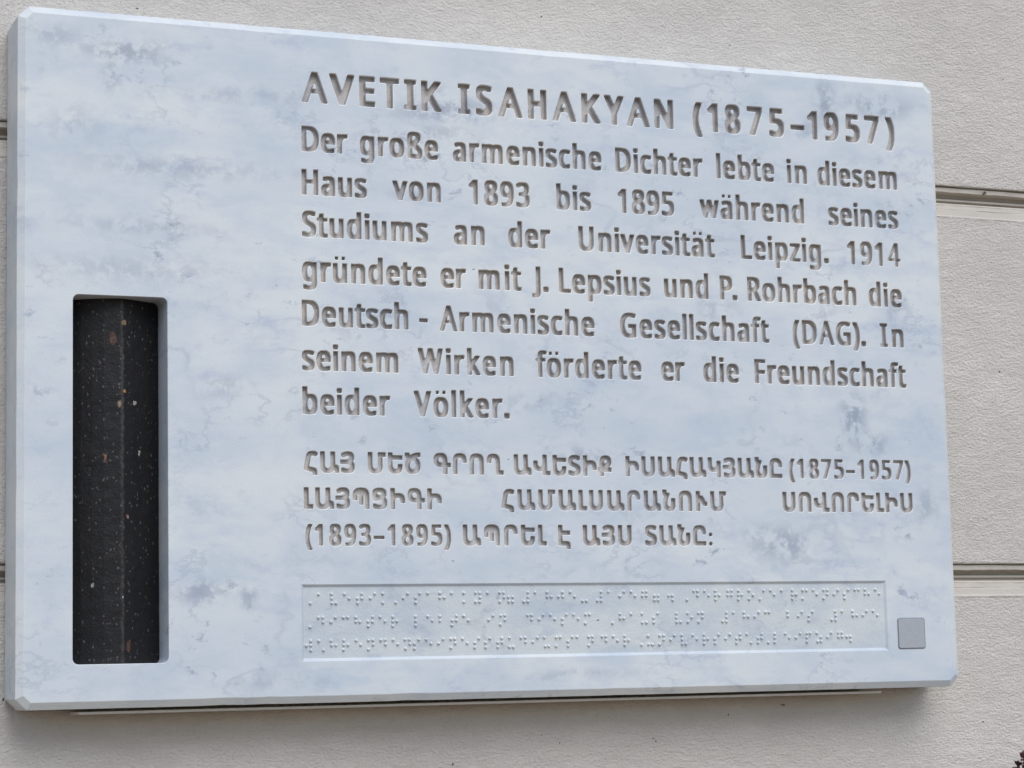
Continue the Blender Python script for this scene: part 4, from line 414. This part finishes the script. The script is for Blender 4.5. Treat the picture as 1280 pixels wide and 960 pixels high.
# ================================================================= the wall
wall = empty('rendered_wall', loc=(300, 38, -200)); wall['label'] = 'light grey rough rendered house wall with horizontal grooved joints behind the plaque'; wall['category'] = 'wall'
wall.rotation_euler = (0, math.radians(-.18) * -1, 0)
WX0, WX1, PITCH, J0 = -1500, 1700, 253.2, 329.6 + 200
SEED = [0]
def strip(name, prof, mats, parent, jit=()):
    """a run of wall along x; the profile points listed in jit wander a little, as hand-drawn render does"""
    vs, fs = [], []
    n = len(prof); SEED[0] += 1; rnd = random.Random(SEED[0])
    xs = [WX0, -900, -500, -220] + [-200 + 3 * i for i in range(360)] + [900, 1300, WX1]; nx = len(xs) - 1
    w = [[0., 0.] for _ in prof]
    for x in xs:
        for j, (y, z) in enumerate(prof):
            a = .22 if j in jit else .05
            w[j][0] += rnd.uniform(-1, 1) * a * .7 - w[j][0] * .35; w[j][1] += rnd.uniform(-1, 1) * a * .7 - w[j][1] * .35
            ends = j in (0, n - 1)
            vs.append((x, y + (0 if ends else w[j][1]), z + (0 if ends else w[j][0])))
    for i in range(nx):
        for j in range(n - 1):
            a = i * n + j; fs.append((a, a + n, a + n + 1, a + 1))
    return mesh(name, vs, fs, mats, parent)
for k in range(-2, 3):
    zt = J0 + PITCH * k                 # top edge of this joint = underside of the block above
    jm = strip('joint_moulding', [(0.9, zt + .1), (4.2, zt - .05), (4.2, zt - .75), (2.2, zt - 1.0), (2.6, zt - 3.7), (9.5, zt - 4.5), (11.5, zt - 6.6), (8.2, zt - 7.3), (8.0, zt - 8.6),
                                  (11.0, zt - 9.2), (10.6, zt - 10.3), (5.2, zt - 10.9), (4.0, zt - 12.0), (4.2, zt - 12.6), (2.9, zt - 13.1), (2.6, zt - 15.2), (2.8, zt - 15.7), (1.7, zt - 16.3), (1.2, zt - 19.8), (.6, zt - 20.6)], M_joint, wall, (1, 2, 3, 4, 5, 13, 14, 16))
    strip('wall_course', [(.6, zt - 20.5), (-.35, zt - 21.2), (0, zt - 22.3), (0, zt - PITCH + 1.4), (.25, zt - PITCH + .5), (.9, zt - PITCH + .05)], M_wall, wall, (1, 4))
for o in wall.children:
    o.location = (0, 0, 0)

# ================================================================= the plaque
T = 36.
plq = empty('marble_plaque', loc=(0, 0, 0)); plq['label'] = 'white marble memorial plaque with engraved German and Armenian lettering fixed to the wall'; plq['category'] = 'plaque'
FX0, FX1, FZ0, FZ1, CUT = 4., 590., 0., 384., 3.8
def cutrect(g):
    x0, x1, z0, z1 = FX0 - g, FX1 + g, FZ0 - g, FZ1 + g; c = CUT + g * (2 - math.sqrt(2))
    c = max(c, .2); ct = [c, c, c * 1.0, c]
    return [(x0 + c, z0), (x1 - c, z0), (x1, z0 + c), (x1, z1 - c), (x1 - c, z1), (x0 + c, z1), (x0, z1 - c), (x0, z0 + c)]
def rrect(x0, x1, z0, z1, r, n=6):
    out = []
    for cx, cz, a0 in ((x1 - r, z0 + r, -90), (x1 - r, z1 - r, 0), (x0 + r, z1 - r, 90), (x0 + r, z0 + r, 180)):
        for i in range(n + 1):
            a = math.radians(a0 + 90 * i / n); out.append((cx + r * math.cos(a), cz + r * math.sin(a)))
    return out
REC = rrect(30.2, 84.2, 19.8, 225.0, 3.6)
PAN = [(160.5, 19.4), (542.4, 19.4), (542.4, 63.0), (160.5, 63.0)]
holes = [REC, PAN]
# ---- lettering: every letter is cut into the face as a groove of its own
nlet = 0
line_labels = ['topmost line, the largest engraved capitals and numerals', 'first line of small letters under the large capitals', 'second line of small letters', 'third line of small letters',
               'fourth line of small letters', 'fifth line of small letters', 'sixth line of small letters', 'short last line of German text', 'first line of Armenian capitals, ending in numerals',
               'widely spaced second line of Armenian capitals', 'last line of Armenian capitals, beginning with numerals']
for li, (base, cap, words) in enumerate(LINES):
    le = empty('inscription_line', plq, (words[0][1], 0, base)); le['label'] = line_labels[li]
    for wd, x0, x1 in words:
        st = 'h' if li == 0 else 'b'
        keys = []
        for ch in wd:
            if '\u0530' < ch < '\u058f' or (ch == ':' ): keys.append('a' + ch)
            else: keys.append(st + ch)
        s = cap / 1000
        adv = [GL[k][0] * s for k in keys]
        mn = min(p[0] for c in GL[keys[0]][1] for p in c) * s; mxx = max(p[0] for c in GL[keys[-1]][1] for p in c) * s
        XS = {'h': .68, 'b': .70, 'a': .75}
        # origin_i = X + k*(cum_i + adv_i/2) - xs*adv_i/2 ; first glyph starts at x0, last ends at x1
        cum = [sum(adv[:i]) + adv[i] / 2 for i in range(len(adv))]
        off = [XS[k[0]] * a / 2 for k, a in zip(keys, adv)]
        if li == 0:          # the heading is letterspaced: even gaps, tightened at the slanting pairs
            ext = [(min(p[0] for c in GL[k][1] for p in c) * s, max(p[0] for c in GL[k][1] for p in c) * s) for k in keys]
            gf = [{'AV': .2, 'YA': .35, 'KY': .65, '\u20131': .35, 'AN': .8, '57': .7, '(1': .8}.get(a + b_, 1.) for a, b_ in zip(wd, wd[1:])]
            gap = (x1 - x0 - sum(b_ - a for a, b_ in ext)) / sum(gf); x = x0; org = []
            for (a, b_), g_ in zip(ext, gf + [0]): org.append(x - a); x += b_ - a + gap * g_
        elif len(keys) == 1: org = [x0 - mn]
        else:
            kk = ((x1 - mxx + off[-1]) - (x0 - mn + off[0])) / (cum[-1] - cum[0])
            X = x0 - mn + off[0] - kk * cum[0]
            org = [X + kk * c - o for c, o in zip(cum, off)]
        for k, ox in zip(keys, org):
            loops, me = groove(k, cap)
            for L in loops: holes.append([(x + ox, y + base) for x, y in L])
            ch = k[1]
            nm = 'engraved_numeral' if ch.isdigit() else 'engraved_mark' if ch in '()–-.:' else 'armenian_letter' if k[0] == 'a' else 'engraved_letter'
            o = bpy.data.objects.new(nm, me); o.location = ((ox - words[0][1]) * MM, 0, 0); link(o, le); nlet += 1
# ---- the slab: face with all its openings, chamfers, sides, back
rnd = random.Random(21); NSEG = [48, 2, 32, 2, 48, 2, 32, 2]; JIT = []
for s_ in NSEG:
    for i in range(s_):
        JIT.append(0 if i == 0 else rnd.uniform(-.035, .035) + (rnd.uniform(.15, .4) if rnd.random() < .05 else 0))
def edge_ring(g, jit):
    r = cutrect(g); out = []; q = 0
    for i, s_ in enumerate(NSEG):
        a, c = r[i], r[(i + 1) % 8]; L = math.hypot(c[0] - a[0], c[1] - a[1]); nx_, nz_ = -(c[1] - a[1]) / L, (c[0] - a[0]) / L
        for t in range(s_):
            u = t / s_; d = JIT[q] * jit; q += 1
            out.append((a[0] + (c[0] - a[0]) * u + nx_ * d, a[1] + (c[1] - a[1]) * u + nz_ * d))
    return out
fv, ff = cdt_faces([edge_ring(-.25, 1)] + holes)
vs = [(x, 0, z) for x, z in fv]; fs = [tuple(f) for f in ff]
# normals towards -Y
def orient(vs, f):
    a, b, c = (Vector(vs[i]) for i in f[:3]); return f if (b - a).cross(c - a).y < 0 else f[::-1]
fs = [orient(vs, f) for f in fs]; idx = [0] * len(fs)
rings = [(-.25, 0, 1), (.05, .10, .9), (3.85, 2.95, .8), (4., 3.25, .8), (4., T, .3)]
prev = None
for g, y, jt in rings:
    r = edge_ring(g, jt); k = len(vs); vs += [(x, y, z) for x, z in r]
    if prev is not None:
        n = len(r)
        for i in range(n):
            j = (i + 1) % n; fs.append((prev + i, prev + j, k + j, k + i)); idx.append(1)
    prev = k
fs.append(tuple(prev + i for i in range(len(JIT)))); idx.append(1)
# outward winding of the rings
slab = mesh('slab', vs, fs, [M_marble, M_cham], plq, idx)
# ---- recess
def well(name, loop, prof, mats, parent, floor_mat=0):
    vs, fs, idx = [], [], []
    n = len(loop)
    for d, y in prof: vs += [(p[0], y, p[1]) for p in offset(loop, d)]
    for r in range(len(prof) - 1):
        for i in range(n):
            j = (i + 1) % n; a = r * n; fs.append((a + i, a + n + i, a + n + j, a + j)); idx.append(0)
    fs.append(tuple((len(prof) - 1) * n + i for i in range(n))); idx.append(floor_mat)
    return mesh(name, vs, fs, mats, parent, idx)
well('column_recess', REC, [(0, 0), (.12, .05), (.35, .4), (.40, 33.)], [M_cham], plq)
pan = well('braille_panel', PAN, [(0, 0), (.25, .12), (1.45, 1.25), (1.75, 1.4)], [M_marble, M_panel], plq, 1)
pan['label'] = 'shallow sunk strip with three rows of raised braille'
# braille dots: rounded studs, too small to pick apart
vs, fs = [], []; rnd = random.Random(4)
for row in BRAILLE:
    for z, xs in row:
        for x in xs:
            k = len(vs); x += rnd.uniform(-.06, .06); zz = z + rnd.uniform(-.06, .06); r0 = rnd.uniform(.86, .98); hh = rnd.uniform(1.3, 1.5)
            for rr, y in ((1, 0), (.9, .55), (.55, .92)):
                for i in range(10):
                    a = i * math.tau / 10; vs.append((x + r0 * rr * math.cos(a), 1.41 - hh * y, zz + r0 * rr * math.sin(a)))
            vs.append((x, 1.41 - hh, zz))
            for r in range(2):
                for i in range(10):
                    j = (i + 1) % 10; fs.append((k + r * 10 + i, k + r * 10 + j, k + r * 10 + 10 + j, k + r * 10 + 10 + i))
            for i in range(10): fs.append((k + 20 + i, k + 20 + (i + 1) % 10, k + 30))
bd = mesh('braille_dots', vs, fs, M_cham, pan, smooth=True); bd['kind'] = 'stuff'
# ---- black stone column standing in the recess
cs = [(30.9, 32), (31.0, 24), (33.5, 19.5), (38, 16), (44, 12.8), (50, 10.3), (59.3, 7.9), (60.3, 7.9), (66, 10.6), (71, 13.4), (76.5, 16.4), (81, 19.4), (83.75, 22.5), (83.75, 32)]
vs, fs = [], []; n = len(cs); Z0, Z1, NZ = 20.4, 224.4, 60; rnd = random.Random(2)
for j in range(NZ + 1):
    z = Z0 + (Z1 - Z0) * j / NZ
    wob = .25 * math.sin(z * .05) + .12 * math.sin(z * .21)
    for i, (x, y) in enumerate(cs):
        e = 1 if 0 < i < n - 1 else 0
        vs.append((x + e * (wob * .5 + rnd.uniform(-.06, .06)), y + e * rnd.uniform(-.10, .10), z))
for j in range(NZ):
    for i in range(n - 1):
        a = j * n + i; fs.append((a, a + 1, a + n + 1, a + n))
fs.append(tuple(range(n))); fs.append(tuple(NZ * n + i for i in range(n)))
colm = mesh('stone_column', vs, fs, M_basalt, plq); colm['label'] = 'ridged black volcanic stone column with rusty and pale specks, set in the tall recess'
# ---- small blank plate at the lower right
PL = rrect(549.3, 569.0, 20.2, 39.6, 1.6, 4)
vs, fs, idx = [], [], []; n = len(PL)
for d, y in ((0, .02), (0, -.35), (.55, -.62)): vs += [(p[0], y, p[1]) for p in offset(PL, d)]
for r in range(2):
    for i in range(n):
        j = (i + 1) % n; a = r * n; fs.append((a + i, a + j, a + n + j, a + n + i)); idx.append(1)
fs.append(tuple(2 * n + i for i in range(n))); idx.append(0)
tg = mesh('small_plate', vs, fs, [M_tag, M_tagedge], plq, idx); tg['label'] = 'small square grey plate with rounded corners at the lower right'

# ================================================================= rail below the slab
def box(x0, x1, y0, y1, z0, z1, vs, fs):
    k = len(vs); vs += [(x, y, z) for x in (x0, x1) for y in (y0, y1) for z in (z0, z1)]
    fs += [tuple(k + i for i in f) for f in ((0, 1, 3, 2), (4, 6, 7, 5), (0, 4, 5, 1), (2, 3, 7, 6), (0, 2, 6, 4), (1, 5, 7, 3))]
rail = empty('support_rail', loc=(300, 20, -7)); rail['label'] = 'thin grey metal rail carrying the marble plaque along its lower edge'; rail['category'] = 'rail'
vs, fs = [], []; box(36.1, 543.0, 12.0, 37.6, -7.2, -5.6, vs, fs)
o = mesh('flange', [(x - 300, y - 20, z + 7) for x, y, z in vs], fs, M_rail, rail)
bm = o.modifiers.new('edge', 'BEVEL'); bm.width = .0003; bm.segments = 2

# ================================================================= purple shrub peeping into the corner
def leaf_mat():
    m, nt, p = mat('purple_leaf'); b = NB(nt); P = b.pos()
    c = b.mix(b.ramp(b.noise(P, 160, 2), .35, .65), (.022, .010, .016), (.10, .028, .042))
    b.l.new(c, p.inputs['Base Color']); p.inputs['Roughness'].default_value = .45
    return m
M_leaf = leaf_mat()
m_, _, p_ = mat('twig'); p_.inputs['Base Color'].default_value = (.045, .028, .022, 1); p_.inputs['Roughness'].default_value = .8; M_twig = m_
PX, PY, PZ = 621.4, -20, -53.1
shrub = empty('purple_shrub', loc=(PX + 7, PY, PZ - 147)); shrub['label'] = 'dark purple small-leaved shrub tip at the lower right corner of the wall'; shrub['category'] = 'shrub'
rnd = random.Random(11); vs, fs = [], []; lv, lf = [], []
def twig(p, q, r0, r1):
    d = (q - p).normalized(); u = d.orthogonal().normalized(); v = d.cross(u); k = len(vs)
    for c, r in ((p, r0), (q, r1)):
        for i in range(5):
            a = i * math.tau / 5; w = c + (u * math.cos(a) + v * math.sin(a)) * r; vs.append(tuple(w))
    for i in range(5):
        j = (i + 1) % 5; fs.append((k + i, k + j, k + 5 + j, k + 5 + i))
def leaf(p, d, L, W):
    n = Vector((rnd.uniform(-1, 1), rnd.uniform(-1.6, .2), rnd.uniform(-.4, 1))).normalized(); s = d.cross(n).normalized(); n = s.cross(d); k = len(lv)
    for t, w, c in ((0, 0, 0), (.25, .7, .1), (.55, 1, .14), (.82, .72, .1), (1, 0, -.1)):
        for sg in (-1, 0, 1): lv.append(tuple(p + d * (L * t) + s * (W * w * .5 * sg) + n * (L * (c - .12 * w * (1 - abs(sg)) ))))
    for r in range(4):
        for c in range(2):
            a = k + r * 3 + c; lf.append((a, a + 1, a + 4, a + 3))
for st in range(9):
    p = Vector((rnd.uniform(-6, 26), rnd.uniform(-8, 8), 0)); top = Vector((rnd.uniform(-2, 40), rnd.uniform(-10, 10), 150 + (-1.5 if st == 0 else rnd.uniform(-22, -2))))
    if st < 7: top = Vector(((-9, 0, 147), (-6, -3, 150), (-3, 2, 152), (1, -2, 151), (5, 1, 154), (-7, 4, 143), (-1, -5, 146))[st])
    prev = p
    for i in range(1, 9):
        t = i / 8; q = p.lerp(top, t) + Vector((rnd.uniform(-2, 2), rnd.uniform(-2, 2), 0)) * (1 - t)
        twig(prev, q, 1.1 * (1 - t) + .45, 1.1 * (1 - t) + .4)
        if i > 2:
            for _ in range(7):
                d = Vector((rnd.uniform(-1, 1), rnd.uniform(-1, 1), rnd.uniform(-.1, 1))).normalized()
                leaf(prev.lerp(q, rnd.random()), d, rnd.uniform(3.2, 5.4), rnd.uniform(2.2, 3.4))
        prev = q
    for _ in range(9):
        d = Vector((rnd.uniform(-1, 1), rnd.uniform(-1, .6), rnd.uniform(-.3, 1))).normalized(); leaf(prev, d, rnd.uniform(2.2, 3.8), rnd.uniform(1.8, 2.8))
mesh('twigs', vs, fs, M_twig, shrub)
o = mesh('leaves', lv, lf, M_leaf, shrub, smooth=True); o['kind'] = 'stuff'
print('letters', nlet)
